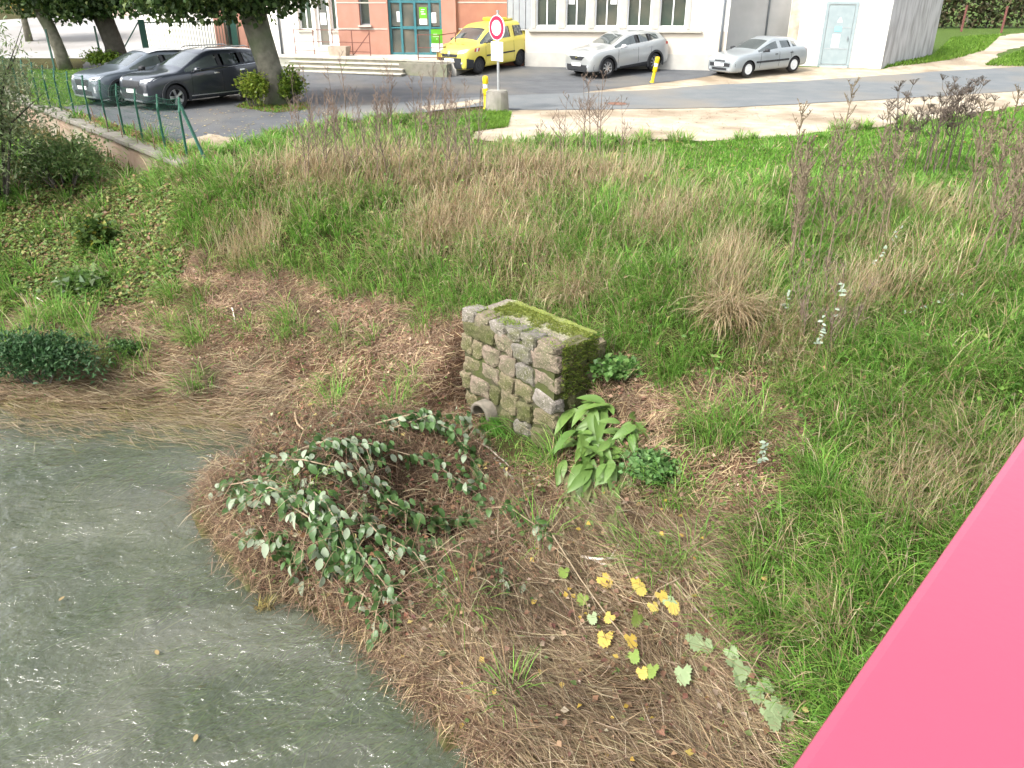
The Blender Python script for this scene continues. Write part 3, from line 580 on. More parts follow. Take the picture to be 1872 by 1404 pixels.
for px_, py_, t in ((101,130,'left'),(188,122,'right')):
    p = GL(px_, py_); b = MB(); b.box((0,0,.8),(.06,.06,1.6)); b.box((0,0,1.61),(.07,.07,.02)); o = b.build('yard_fence_post', m_ggreen); o.location = p
    tag(o, 'slim dark green fence post just left of the %s tree trunk' % ('thinner leftmost' if t == 'left' else 'thick second'), 'post', 'yard fence posts')
# far low wall and far house of the yard
fw = MB().box((0,0,.5),(14,.3,1.0)).build('yard_wall', pm('yard_wall_render',(.40,.30,.25),(.46,.38,.32),2,.9)); fw.location = (-20,60,float(LZ(-20,60))-.1); tag(fw,'low brownish wall at the back of the sloping yard','wall')
# ------------------------------------------------------------------ cars
m_tyre = pm('tyre_rubber', (.018,.018,.019), (.025,.025,.026), 20, .8); m_alloy = pm('alloy', (.55,.56,.57), (.48,.49,.5), 10, .3, metal=.8)
m_blackp = pm('black_plastic', (.022,.024,.027), (.03,.032,.035), 20, .6); m_cglass = pm('car_glass', (.030,.040,.040), (.065,.078,.078), 1.5, .04, spec=.9, coat=1.0)
m_lamp = pm('lamp_glass', (.55,.58,.60), (.40,.43,.46), 14, .08, spec=.7, metal=.3); m_tail = pm('tail_lamp_red', (.35,.02,.02), (.28,.015,.015), 8, .15, spec=.6)
m_chrome = pm('chrome', (.70,.71,.72), None, 10, .15, metal=1.0); m_well = pm('wheel_well', (.01,.01,.01), None, 10, .9); m_plate = pm('plate_white', (.7,.7,.69), None, 10, .4)
def ring(kind, zt, zb_, w, wr, zf, w0=None):
    wl = w - .07
    base = [(0, zf), (wl*.6, zf), (wl, zf), (w-.015, zf+.11), (w+.008, zf+(zb_-zf)*.58), (w-.012, zb_)]
    if kind == 'h': top = [(w*.93, zb_+(zt-zb_)*.45), (w*.84, zb_+(zt-zb_)*.72), (w*.74, zb_+(zt-zb_)*.86), (w*.40, zb_+(zt-zb_)*.975), (0, zt)]
    elif kind == 'c': top = [(w-.055, zb_+.012), (w*.88, zb_+.035), (w*.80, zb_+.06), (w*.42, zt-.012), (0, zt)]
    else: top = [(w-.045, zb_+.02), (wr, zt-.105), (wr-.085, zt-.035), (wr*.5, zt-.006), (0, zt)]
    return base + top
def make_car(name, label, spec):
    """lofted body: half rings at stations along the car, smoothed, wheel wells cut out, glass split off as parts"""
    S = spec['st']; nR = 11; V = []; F = []; M = []
    for (x, kind, zt, zb_, w, wr, zf) in S:
        r = ring(kind, zt, zb_, w, wr, zf)
        V += [(x, y, z) for y, z in r] + [(x, -y, z) for y, z in r[-2:0:-1]]
    K = 2*nR - 2
    for i in range(len(S)-1):
        for j in range(K):
            a = j if j < nR-1 else K-1-j          # mirrored ring interval
            m = 0
            if i in spec['side'] and a == 6: m = 1
            if i == spec['ws'] and a >= 8: m = 2
            if i == spec['rw'] and a >= 8: m = 3
            if i in spec.get('bp', ()) and a == 6: m = 5
            F.append((i*K+j, i*K+(j+1)%K, (i+1)*K+(j+1)%K, (i+1)*K+j)); M.append(m)
    F.append(tuple(range(K))); M.append(0); F.append(tuple(reversed(range((len(S)-1)*K, len(S)*K)))); M.append(0)
    me = bpy.data.meshes.new(name); me.from_pydata(V, [], F); me.polygons.foreach_set('material_index', M)
    for _ in range(6): me.materials.append(None)
    bm = bmesh.new(); bm.from_mesh(me); bmesh.ops.recalc_face_normals(bm, faces=bm.faces[:]); bm.to_mesh(me); bm.free()
    ob = bpy.data.objects.new('tmp', me); COL.objects.link(ob)
    md = ob.modifiers.new('s', 'SUBSURF'); md.levels = 3; md.render_levels = 3
    xf, xr, tr, rad = spec['xf'], spec['xr'], spec['track'], spec['r']; arch = rad + spec.get('gap', .055)
    cb = MB()
    for xa in (xf, xr):
        for sg in (1, -1):
            n = 28; VV = []
            for yy in (sg*(tr/2-.20), sg*(tr/2+.35)): VV += [(xa+arch*math.cos(2*math.pi*k/n), yy, rad+arch*math.sin(2*math.pi*k/n)) for k in range(n)]
            FF = [tuple(range(n)), tuple(range(2*n-1, n-1, -1))] + [(k, k+n, (k+1)%n+n, (k+1)%n) for k in range(n)]
            cb.add(VV, FF)
    cm = cb.mesh('cut'); cm.polygons.foreach_set('material_index', [4]*len(cm.polygons))
    for _ in range(6): cm.materials.append(None)
    b2 = bmesh.new(); b2.from_mesh(cm); bmesh.ops.recalc_face_normals(b2, faces=b2.faces[:]); b2.to_mesh(cm); b2.free()
    co = bpy.data.objects.new('cut', cm); COL.objects.link(co)
    bo = ob.modifiers.new('b', 'BOOLEAN'); bo.object = co; bo.operation = 'DIFFERENCE'; bo.solver = 'EXACT'; bo.material_mode = 'INDEX'
    bpy.context.view_layer.update()
    ev = bpy.data.meshes.new_from_object(ob.evaluated_get(bpy.context.evaluated_depsgraph_get()))
    bpy.data.objects.remove(ob); bpy.data.objects.remove(co)
    root = empty(name, (0,0,0), 0, label, 'van' if 'van' in name else 'car', 'cars parked by the school')
    vs_ = [v.co.copy() for v in ev.vertices]; polys = [(tuple(p.vertices), p.material_index, p.center.copy()) for p in ev.polygons]
    bvh = BVHTree.FromPolygons(vs_, [p[0] for p in polys])
    def split(pn, sel, mat, par, smooth=True, lift=0.0):
        fs = [p[0] for p in polys if sel(p)]
        if not fs: return None
        idx = {}; vv = []; ff = []
        for f in fs:
            g = []
            for i in f:
                if i not in idx: idx[i] = len(vv); vv.append(vs_[i])
                g.append(idx[i])
            ff.append(g)
        m_ = bpy.data.meshes.new(pn); m_.from_pydata(vv, [], ff); m_.update(); o = link(pn, m_, mat, par)
        m_.shade_smooth()
        try: m_.set_sharp_from_angle(angle=R(40))
        except Exception: pass
        return o
    paint = spec['paint']
    body = split('body', lambda p: p[1] == 0, paint, root)
    for sy in (1, -1):
        for sx_ in (1, -1): split('wheel_well', lambda p: p[1] == 4 and p[2].x*sx_ > 0 and p[2].y*sy > 0, m_well, body)
        for i in spec.get('bp', ()): split('pillar_trim', lambda p: p[1] == 5 and p[2].y*sy > 0 and S[i+1][0]-.03 <= p[2].x <= S[i][0]+.03, spec.get('pillar', m_blackp), body)
    split('windscreen', lambda p: p[1] == 2, m_cglass, root); split('rear_window', lambda p: p[1] == 3, m_cglass, root)
    sx = [S[i][0] for i in spec['side']] ; bounds = []
    for i in spec['side']: bounds.append((S[i+1][0], S[i][0]))
    mer = []
    for a, b in sorted(bounds, reverse=True):
        if mer and abs(mer[-1][0] - b) < 1e-6: mer[-1] = (a, mer[-1][1])
        else: mer.append((a, b))
    for a, b in mer:
        for sg in (1, -1): split('side_window', lambda p: p[1] == 1 and a-.02 <= p[2].x <= b+.02 and p[2].y*sg > 0, m_cglass, root)
    # wheels
    tyre = MB(); prof = [(rad*.66,-.10),(rad*.93,-.108),(rad,-.075),(rad,.075),(rad*.93,.108),(rad*.66,.10)]; tyre.lathe(prof, 28, 'Y'); tm = tyre.mesh('tyre'); tm.shade_smooth()
    rim = MB(); rim.lathe([(rad*.68,.09),(rad*.64,.098),(rad*.60,.06),(rad*.58,-.05)], 28, 'Y'); nsp = spec.get('spokes', 5)
    if nsp:
        for k in range(nsp):
            t = 2*math.pi*k/nsp; c, s_ = math.cos(t), math.sin(t)
            for dt in ((-.10, .10) if spec.get('twin', True) else (0,)):
                c2, s2 = math.cos(t+dt), math.sin(t+dt); rim.bar((rad*.10*c, .075, rad*.10*s_), (rad*.62*c2, .085, rad*.62*s2), .035, .045)
        rim.lathe([(0,.095),(rad*.14,.09),(rad*.16,.05)], 14, 'Y')
    else:
        rim.lathe([(0,.092),(rad*.2,.105),(rad*.45,.085),(rad*.60,.098),(rad*.66,.09)], 28, 'Y')
    rm = rim.mesh('rim'); hub = MB(); hub.lathe([(0,.03),(rad*.6,.03)], 20, 'Y'); hm = hub.mesh('brake_disc')
    for xa in (xf, xr):
        for sg in (1, -1):
            w_ = empty('wheel', (xa, sg*(tr/2-.02), rad), 0 if sg > 0 else math.pi); w_.parent = root
            link('tyre', tm, m_tyre, w_); link('rim', rm, spec.get('rim', m_alloy), w_); link('brake_disc', hm, m_well, w_)
            if spec.get('cladding'):
                o = MB(); yy = sg*(spec['hw']-.01)
                prof = [(arch-.005, -.03), (arch-.005, .022), (arch+.07, .018), (arch+.075, -.03)]
                V_ = []; nn = 20
                for k in range(nn+1):
                    t = math.pi*(-.10 + 1.20*k/nn)
                    for r_, dy in prof: V_.append((xa+r_*math.cos(t), yy+sg*dy, rad+r_*math.sin(t)))
                o.add(V_, [(k*4+i, k*4+i+1, k*4+4+i+1, k*4+4+i) for k in range(nn) for i in range(3)]); o.build('arch_trim', spec['cladding'], body)
    # details thrown onto the body surface
    def hit(o, d):
        h = bvh.ray_cast(Vector(o), Vector(d).normalized()); return h[0]
    def decal(pn, poly, side, mat, par=None, off=.008, res=7, dirn=None):
        """poly in (y,z) for 'f'/'r', (x,z) for 'l'/'s'; grid of its bounding quad (4 corners) laid on the body"""
        A, B, C_, D = [Vector((p[0], p[1], 0)) for p in poly]; g = []; b = MB()
        dr = dirn or {'f': (-1,0,0), 'r': (1,0,0), 'l': (0,-1,0), 's': (0,1,0)}[side]; dv = Vector(dr).normalized(); last = None
        for i in range(res+1):
            for j in range(res+1):
                u, v = i/res, j/res; q = (A*(1-u)+B*u)*(1-v) + (D*(1-u)+C_*u)*v
                o = Vector((5, q.x, q.y)) if side == 'f' else Vector((-5, q.x, q.y)) if side == 'r' else Vector((q.x, 3 if side == 'l' else -3, q.y))
                if dirn: o = o - dv*0
                h = hit(o, dr)
                if h is None: h = bvh.find_nearest(Vector((S[0][0], q.x, q.y)) if side == 'f' else Vector((S[-1][0], q.x, q.y)) if side == 'r' else Vector((q.x, spec['hw']*(1 if side == 'l' else -1), q.y)))[0]
                last = h; g.append(h - dv*off)
        n = res+1; k0 = len(g); V_ = g + [p + dv*(off+.012) for p in g]; F_ = []
        for i in range(res):
            for j in range(res): F_.append((i*n+j, (i+1)*n+j, (i+1)*n+j+1, i*n+j+1))
        bd = [i*n for i in range(n)] + [res*n+j for j in range(1,n)] + [i*n+res for i in range(res-1,-1,-1)] + [j for j in range(res-1,0,-1)]
        for a, c in zip(bd, bd[1:]+bd[:1]): F_.append((a, c, c+k0, a+k0))
        m_ = bpy.data.meshes.new(pn); m_.from_pydata(V_, [], F_); m_.update()
        bm = bmesh.new(); bm.from_mesh(m_); bmesh.ops.recalc_face_normals(bm, faces=bm.faces[:]); bm.to_mesh(m_); bm.free()
        return link(pn, m_, mat, par or root)
    for it in spec['decals']:
        pn, side, mat, poly = it[:4]; off = it[4] if len(it) > 4 else .008
        if it[0].startswith('*'):          # mirrored pair
            pn = pn[1:]
            if side in 'fr':
                decal(pn, poly, side, mat, off=off); decal(pn, [(-y, z) for y, z in poly], side, mat, off=off)
            else:
                decal(pn, poly, 'l', mat, off=off); decal(pn, poly, 's', mat, off=off)
        else: decal(pn, poly, side, mat, off=off)
    # mirrors
    mx, mz = spec['mirror']
    for sg in (1, -1):
        b = MB(); hwm = spec['hw']; V_ = []
        for x_, sc in ((.07,.55),(.03,.95),(-.06,1.0),(-.09,.85)): V_ += [(mx+x_, sg*(hwm-.02+.13+dy*sc), mz+dz*sc) for dy, dz in ((-.10,-.06),(.09,-.05),(.10,.05),(.0,.08),(-.09,.06))]
        F_ = [(4,3,2,1,0),(15,16,17,18,19)] + [(5*k+i,5*k+(i+1)%5,5*k+5+(i+1)%5,5*k+5+i) for k in range(3) for i in range(5)]
        b.add(V_, F_); b.bar((mx+.02, sg*(hwm-.08), mz-.06), (mx, sg*(hwm+.06), mz-.03), .05, .04); o = b.build('wing_mirror', spec.get('mirrormat', paint), root, True)
    return root, body
def place_car(root, spec, fp, heading):
    """front left wheel touches the ground at fp"""
    d = Vector((math.cos(heading), math.sin(heading), 0)); l = Vector((-d.y, d.x, 0))
    c = Vector((fp.x, fp.y, 0)) - d*spec['xf'] - l*(spec['track']/2)
    zf = float(LZ(*(c+d*spec['xf'])[:2])); zr = float(LZ(*(c+d*spec['xr'])[:2])); t = (0-spec['xr'])/(spec['xf']-spec['xr'])
    root.location = (c.x, c.y, zr + (zf-zr)*t + .004)
    root.rotation_euler = Euler((0, -math.atan2(zf-zr, spec['xf']-spec['xr']), heading), 'XYZ')
def quad(y0, z0, y1, z1): return [(y0,z0),(y1,z0),(y1,z1),(y0,z1)]
def seams(hw, xs_, z0, z1):
    return [('*door_seam', 'l', m_well, [(x-.006,z0),(x+.006,z0),(x+.006+dx,z1),(x-.006+dx,z1)], .003) for x, dx in xs_]
paint_dark = pm('paint_dark_grey', (.026,.031,.042), (.022,.027,.036), 2, .28, metal=.25, coat=1.0, spec=.5)
paint_grey = pm('paint_blue_grey', (.125,.148,.175), (.11,.133,.155), 2, .28, metal=.35, coat=1.0, spec=.5)
paint_silver = pm('paint_pale_silver', (.36,.375,.375), (.34,.355,.355), 2, .28, metal=.35, coat=1.0, spec=.5)
paint_silver2 = pm('paint_silver', (.30,.33,.345), (.28,.31,.325), 2, .32, metal=.35, coat=.8, spec=.5)
paint_yellow = pm('paint_yellow', (.62,.53,.085), (.59,.50,.075), 2, .32, coat=.7, spec=.5)
# dark grey sport utility car
D = dict(xf=1.335, xr=-1.335, track=1.63, r=.355, hw=.925, paint=paint_dark, cladding=m_blackp, spokes=5, mirror=(.62,1.08), mirrormat=paint_dark,
 st=[(2.24,'h',.74,.60,.56,0,.30),(2.21,'h',.86,.70,.74,0,.24),(2.10,'h',.95,.82,.83,0,.22),(1.85,'h',1.01,.91,.90,0,.22),(1.35,'h',1.07,.97,.915,0,.22),(.98,'c',1.11,1.0,.92,0,.22),
  (.12,'g',1.585,1.03,.922,.66,.22),(-.30,'g',1.63,1.05,.922,.665,.22),(-.38,'g',1.632,1.05,.922,.665,.22),(-1.12,'g',1.62,1.09,.92,.65,.22),(-1.20,'g',1.617,1.095,.92,.648,.22),(-1.72,'g',1.575,1.14,.905,.60,.23),(-1.92,'g',1.545,1.15,.90,.585,.24),(-2.14,'c',1.17,1.10,.86,0,.26),(-2.21,'h',1.0,.86,.82,0,.28),(-2.235,'h',.80,.66,.72,0,.34)],
 side=(5,6,8,10), bp=(7,9), ws=5, rw=12,
 decals=[('*headlight','f',m_lamp,[(.52,.80),(.84,.86),(.86,.95),(.50,.87)]),('grille','f',m_blackp,quad(-.46,.68,.46,.84)),('bumper_grille','f',m_blackp,quad(-.62,.34,.62,.50)),('skid_plate','f',m_alloy,quad(-.5,.255,.5,.30),.02),('number_plate','f',m_plate,quad(-.26,.50,.26,.61),.02),
  ('*fog_lamp','f',m_lamp,quad(.62,.44,.76,.52)),('badge','f',m_chrome,quad(-.06,.86,.06,.90),.012),('*tail_lamp','r',m_tail,quad(.50,.98,.82,1.10)),('rear_plate','r',m_plate,quad(-.26,.70,.26,.81),.015),
  ('*sill_trim','l',m_blackp,quad(-.95,.23,.95,.36),.012),('*sill_strip','l',m_alloy,quad(-.92,.34,.92,.365),.016),('*door_handle','l',m_chrome,quad(-.22,.93,-.04,.965),.02),('*door_handle','l',m_chrome,quad(-1.16,.965,-.98,1.0),.02),
  ('*window_strip','l',m_chrome,[(-1.72,1.135),(.70,1.02),(.70,1.035),(-1.72,1.152)],.01)] + seams(.92, ((.78,-.05),(-.34,0),(-1.05,-.1)), .40, 1.0))
c1, _ = make_car('parked_car', 'dark grey sport utility car parked beside the mossy tree trunk', D); place_car(c1, D, GL(325,200), R(232.3))
rr = MB()
for sg in (1,-1): rr.tube([(.05,sg*.60,1.60),(-.1,sg*.60,1.655),(-1.5,sg*.57,1.645),(-1.65,sg*.56,1.60)], .018, 6)
rr.build('roof_rails', m_alloy, c1, True)
# blue grey crossover with a pale roof
Gs = dict(D); Gs.update(xf=1.28, xr=-1.28, track=1.58, r=.34, hw=.895, paint=paint_grey, mirrormat=m_blackp, mirror=(.58,1.05), spokes=10, twin=False,
 st=[(2.05,'h',.72,.58,.55,0,.30),(2.02,'h',.84,.68,.72,0,.24),(1.93,'h',.92,.80,.81,0,.22),(1.72,'h',.98,.89,.87,0,.21),(1.3,'h',1.04,.95,.885,0,.21),(.92,'c',1.08,.98,.89,0,.21),
  (.08,'g',1.50,1.01,.892,.63,.21),(-.30,'g',1.53,1.03,.892,.635,.21),(-.38,'g',1.532,1.03,.892,.635,.21),(-1.0,'g',1.51,1.08,.89,.62,.21),(-1.08,'g',1.507,1.085,.89,.618,.21),(-1.5,'g',1.47,1.12,.88,.58,.22),(-1.72,'g',1.44,1.13,.87,.565,.23),(-1.95,'c',1.14,1.08,.83,0,.26),(-2.03,'h',.98,.84,.80,0,.28),(-2.06,'h',.80,.66,.70,0,.34)],
 decals=[('*headlight','f',m_lamp,[(.46,.74),(.80,.80),(.82,.90),(.46,.84)]),('*headlight_core','f',m_blackp,quad(.60,.80,.72,.84),.014),('grille','f',m_blackp,[(-.34,.58),(.34,.58),(.40,.78),(-.40,.78)]),('bumper_grille','f',m_blackp,quad(-.5,.33,.5,.46)),('number_plate','f',m_plate,quad(-.26,.50,.26,.60),.02),('bumper_trim','f',m_alloy,quad(-.62,.27,.62,.31),.02),
  ('*fog_lamp','f',m_lamp,quad(.62,.42,.70,.60)),('*tail_lamp','r',m_tail,quad(.40,.95,.80,1.05)),('*sill_trim','l',m_blackp,quad(-.88,.22,.88,.35),.012),('*door_handle','l',paint_grey,quad(-.22,.90,-.04,.935),.02)] + seams(.89, ((.74,-.05),(-.34,0)), .38, .96))
c2, _ = make_car('parked_car', 'blue grey crossover with a pale roof parked behind the dark car', Gs); place_car(c2, Gs, GL(226,193), R(233.5))
m_roof = pm('roof_white_paint', (.56,.575,.59), (.53,.545,.56), 2, .3, coat=.8)
b = MB(); xs_ = [.02,-.30,-.7,-1.1,-1.5,-1.70]; zz = [1.485,1.54,1.536,1.52,1.478,1.452]; V_ = []
for x_, z_ in zip(xs_, zz):
    for t in (-1,-.6,-.2,.2,.6,1): V_.append((x_, t*.60, z_ + .012 - .05*abs(t)**2.5))
b.add(V_, [(i*6+j, i*6+j+1, i*6+7+j, i*6+6+j) for i in range(5) for j in range(5)]); b.build('roof_panel', m_roof, c2, True)
# pale silver crossover
K = dict(D); K.update(xf=1.32, xr=-1.33, track=1.60, r=.35, hw=.92, paint=paint_silver, mirrormat=m_roof, mirror=(.62,1.10), spokes=8, twin=False,
 st=[(2.20,'h',.74,.60,.56,0,.30),(2.17,'h',.88,.70,.74,0,.24),(2.06,'h',.97,.83,.83,0,.22),(1.82,'h',1.03,.92,.89,0,.22),(1.35,'h',1.09,.98,.91,0,.22),(1.0,'c',1.13,1.01,.915,0,.22),
  (.14,'g',1.56,1.04,.917,.65,.22),(-.30,'g',1.61,1.06,.917,.655,.22),(-.37,'g',1.612,1.06,.917,.655,.22),(-1.02,'g',1.595,1.11,.915,.63,.22),(-1.09,'g',1.59,1.12,.915,.628,.22),(-1.62,'g',1.53,1.20,.90,.56,.23),(-1.88,'g',1.50,1.21,.895,.55,.24),(-2.10,'c',1.19,1.12,.86,0,.26),(-2.20,'h',1.0,.86,.82,0,.28),(-2.23,'h',.80,.66,.72,0,.34)],
 decals=[('*headlight','f',m_lamp,[(.40,.80),(.82,.86),(.86,.95),(.44,.86)]),('grille','f',m_blackp,[(-.30,.66),(.30,.66),(.46,.80),(-.46,.80)]),('badge','f',m_chrome,[(0,.69),(.07,.78),(0,.88),(-.07,.78)],.03),('lower_bumper','f',m_blackp,[(-.80,.26),(.80,.26),(.84,.50),(-.84,.50)],.010),('number_plate','f',m_plate,quad(-.26,.45,.26,.56),.03),
  ('*fog_lamp','f',m_lamp,quad(.60,.42,.70,.49),.02),('*tail_lamp','r',m_tail,quad(.46,.96,.82,1.10)),('*tail_lamp_side','l',m_tail,quad(-2.08,1.0,-1.94,1.10)),('*sill_trim','l',m_blackp,[(-.92,.23),(.92,.23),(.92,.34),(-.92,.42)],.012),('*door_handle','l',paint_silver,quad(-.22,.93,-.04,.965),.02),('*door_handle','l',paint_silver,quad(-1.12,.965,-.94,1.0),.02)] + seams(.92, ((.80,-.05),(-.335,0),(-1.0,-.1)), .40, 1.0))
c3, _ = make_car('parked_car', 'pale silver crossover parked before the school windows', K); place_car(c3, K, GL(1108,143), R(217))
# small silver hatchback
Xc = dict(D); Xc.update(xf=1.27, xr=-1.27, track=1.46, r=.30, gap=.045, hw=.845, paint=paint_silver2, cladding=None, mirrormat=m_blackp, mirror=(.52,.95), spokes=0, rim=pm('wheel_trim',(.60,.62,.62),(.55,.57,.57),8,.4),
 st=[(2.08,'h',.60,.50,.56,0,.26),(2.05,'h',.70,.58,.70,0,.20),(1.95,'h',.78,.68,.77,0,.18),(1.70,'h',.86,.77,.82,0,.18),(1.25,'h',.92,.83,.84,0,.18),(.85,'c',.95,.86,.845,0,.18),
  (-.02,'g',1.36,.89,.845,.57,.18),(-.32,'g',1.40,.90,.845,.575,.18),(-.38,'g',1.402,.90,.845,.575,.18),(-1.02,'g',1.37,.92,.84,.55,.18),(-1.08,'g',1.36,.92,.84,.545,.18),(-1.38,'g',1.31,.94,.835,.51,.19),(-1.50,'g',1.27,.95,.83,.50,.19),(-1.98,'c',1.0,.92,.79,0,.22),(-2.06,'h',.86,.74,.76,0,.24),(-2.08,'h',.70,.58,.68,0,.30)],
 side=(5,6,8,10), bp=(9,), pillar=paint_silver2,
 decals=[('*headlight','f',m_lamp,[(.36,.60),(.76,.62),(.78,.70),(.38,.68)]),('grille','f',m_blackp,quad(-.28,.60,.28,.65)),('badge','f',m_chrome,[(-.06,.66),(0,.70),(.06,.66),(0,.73)],.012),('bumper_strip','f',m_blackp,quad(-.76,.42,.76,.55),.012),('number_plate','f',m_plate,quad(-.26,.43,.26,.54),.03),
  ('lower_grille','f',m_blackp,quad(-.4,.28,.4,.37)),('*fog_lamp','f',m_lamp,quad(.48,.29,.60,.36)),('*tail_lamp','r',m_tail,quad(.46,.74,.78,.92)),('*side_strip','l',m_blackp,quad(-.90,.50,.90,.57),.014),('*door_handle','l',m_blackp,quad(-.24,.76,-.10,.79),.016),('*door_handle','l',m_blackp,quad(-1.10,.77,-.96,.80),.016)] + seams(.845, ((.70,-.05),(-.35,0),(-.98,-.06)), .32, .86))
c4, _ = make_car('parked_car', 'small silver hatchback parked beside the metal door hut', Xc); place_car(c4, Xc, GL(1364,143), R(210))
# yellow works van
m_vr = pm('red_marking', (.42,.05,.05), (.38,.045,.045), 8, .5)
Yv = dict(D); Yv.update(xf=1.35, xr=-1.35, track=1.56, r=.315, gap=.05, hw=.915, paint=paint_yellow, cladding=None, mirrormat=m_blackp, mirror=(.82,1.18), spokes=0, rim=m_blackp,
 st=[(2.18,'h',.80,.62,.60,0,.28),(2.15,'h',.92,.72,.76,0,.22),(2.04,'h',1.02,.86,.85,0,.20),(1.80,'h',1.10,.96,.90,0,.20),(1.50,'h',1.16,1.02,.91,0,.20),(1.28,'c',1.20,1.05,.912,0,.20),
  (.52,'g',1.74,1.08,.915,.70,.20),(.12,'g',1.80,1.09,.915,.715,.20),(-.02,'g',1.81,1.09,.915,.72,.20),(-.78,'g',1.82,1.10,.915,.72,.20),(-.95,'g',1.82,1.10,.915,.72,.20),(-1.66,'g',1.80,1.12,.91,.70,.20),(-1.92,'g',1.78,1.12,.905,.69,.21),(-2.05,'c',1.16,1.10,.88,0,.22),(-2.11,'h',1.0,.84,.86,0,.24),(-2.13,'h',.80,.64,.78,0,.30)],
 side=(5,6,8,10), bp=(7,9), pillar=paint_yellow,
 decals=[('*headlight','f',m_lamp,[(.44,.80),(.82,.88),(.84,.99),(.50,.92)]),('grille','f',m_blackp,[(-.40,.68),(.40,.68),(.46,.80),(-.46,.80)]),('badge','f',m_chrome,[(0,.70),(.075,.80),(0,.91),(-.075,.80)],.03),('front_bumper','f',m_blackp,[(-.86,.24),(.86,.24),(.86,.66),(-.86,.66)],.014),('number_plate','f',m_plate,quad(-.26,.52,.26,.63),.035),
  ('*fog_lamp','f',m_lamp,quad(.62,.44,.70,.50),.024),('*tail_lamp','r',m_tail,quad(.72,.90,.86,1.2)),('*side_strip','l',m_blackp,quad(-.92,.62,.92,.68),.014),('*door_handle','l',m_blackp,quad(.0,.92,.16,.955),.018)]
  + [('*red_chevron','l',m_vr,[(x,.86),(x+.10,.86),(x+.04,.98),(x-.06,.98)],.006) for x in (1.36,1.55)] + [('*white_chevron','l',m_plate,[(x,.86),(x+.09,.86),(x+.03,.98),(x-.06,.98)],.006) for x in (1.455,)]
  + [('*red_chevron','l',m_vr,[(x,.98),(x+.10,.98),(x+.04,1.08),(x-.06,1.08)],.006) for x in (-1.9,-1.70)] + [('*bumper_side','l',m_blackp,[(1.72,.24),(2.06,.24),(2.06,.64),(1.70,.56)],.012),('*bumper_side','l',m_blackp,[(-2.06,.24),(-1.74,.24),(-1.74,.56),(-2.06,.60)],.012)] + seams(.915, ((.98,-.05),(-.06,0),(-.88,0)), .34, 1.06))
c5, _ = make_car('parked_van', 'yellow works van with roof beacon bar parked by the brick wall', Yv); place_car(c5, Yv, GL(874,136), R(231))
b = MB(); b.box((-.75,0,1.88),(.30,1.1,.12)); bevelled(b.build('beacon_bar', pm('beacon_yellow',(.6,.52,.04),None,6,.3), c5), .03)
MB().box((-1.25,0,1.85),(.5,.9,.06)).build('roof_box', paint_yellow, c5)
for k, (yy, zz, w) in enumerate(((-.30,1.13,.16),(.05,1.14,.14),(.32,1.13,.18))):
    b = MB(); b.box((1.66, yy, 1.075+.035*(1-abs(yy))), (.10, w, .05)); b.build('hood_marking', m_vr, c5)
# ------------------------------------------------------------------ sign, block, bollards
m_galv = pm('galvanised', (.42,.44,.45), (.36,.38,.39), 12, .45, metal=.5)
m_signred = pm('sign_red', (.34,.02,.062), (.31,.018,.055), 6, .45); m_signw = pm('sign_white', (.82,.83,.83), (.79,.80,.80), 6, .45); m_ink = pm('sign_ink', (.05,.05,.06), None, 8, .6)
p = GL(909, 203)
sg = empty('road_sign', (p.x, p.y, p.z), R(-48), 'round red and white no vehicles sign with text panel on a grey post', 'sign')
b = MB(); b.box((0,.05,1.36),(.06,.04,2.72)); b.build('post', m_galv, sg); MB().box((0,.05,2.735),(.075,.055,.03)).build('post_cap', m_galv, sg)
def disc(r, y0, y1, z, n=40):
    b = MB(); b.lathe([(0,y0),(r,y0),(r,y1),(0,y1)], n, 'Y', (0,0,z)); return b
disc(.335,.0,.025,2.29).build('plate_edge', m_signw, sg); disc(.315,-.006,-.001,2.29).build('red_ring', m_signred, sg); disc(.205,-.012,-.007,2.29).build('white_disc', m_signw, sg)
bevelled(MB().box((0,.01,1.66),(.52,.02,.52)).build('text_panel', m_signw, sg), .006)
for t, z in (('SAUF',1.80),('VÉHICULES CG',1.665),('ET COLLÈGE',1.53)):
    me = text_mesh(t, .118); o = link('lettering', me, m_ink, sg); o.rotation_euler = (R(90),0,0); o.location = (0,-.003,z); o.scale = (.62 if len(t) > 10 else .74, 1.0, 1)
me = None
cbk = empty('concrete_block', (p.x,p.y,p.z), 0, 'squat round topped concrete block holding the sign post', 'block')
bm = bmesh.new(); bmesh.ops.create_cone(bm, cap_ends=True, segments=18, radius1=.36, radius2=.33, depth=.62); bmesh.ops.bevel(bm, geom=[e for e in bm.edges if len({round(v.co.z,2) for v in e.verts}) == 1], offset=.03, segments=2, affect='EDGES')
for v in bm.verts: v.co += Vector((random.uniform(-.012,.012),random.uniform(-.012,.012),.28+random.uniform(-.008,.008)))
me = bpy.data.meshes.new('block'); bm.to_mesh(me); bm.free(); link('body', me, pm('old_concrete',(.26,.245,.215),(.195,.187,.158),5,.95,bump=.5,bscale=25,c3=(.20,.20,.15)), cbk)
m_boly = pm('bollard_yellow', (.65,.47,.01), (.60,.44,.01), 6, .45)
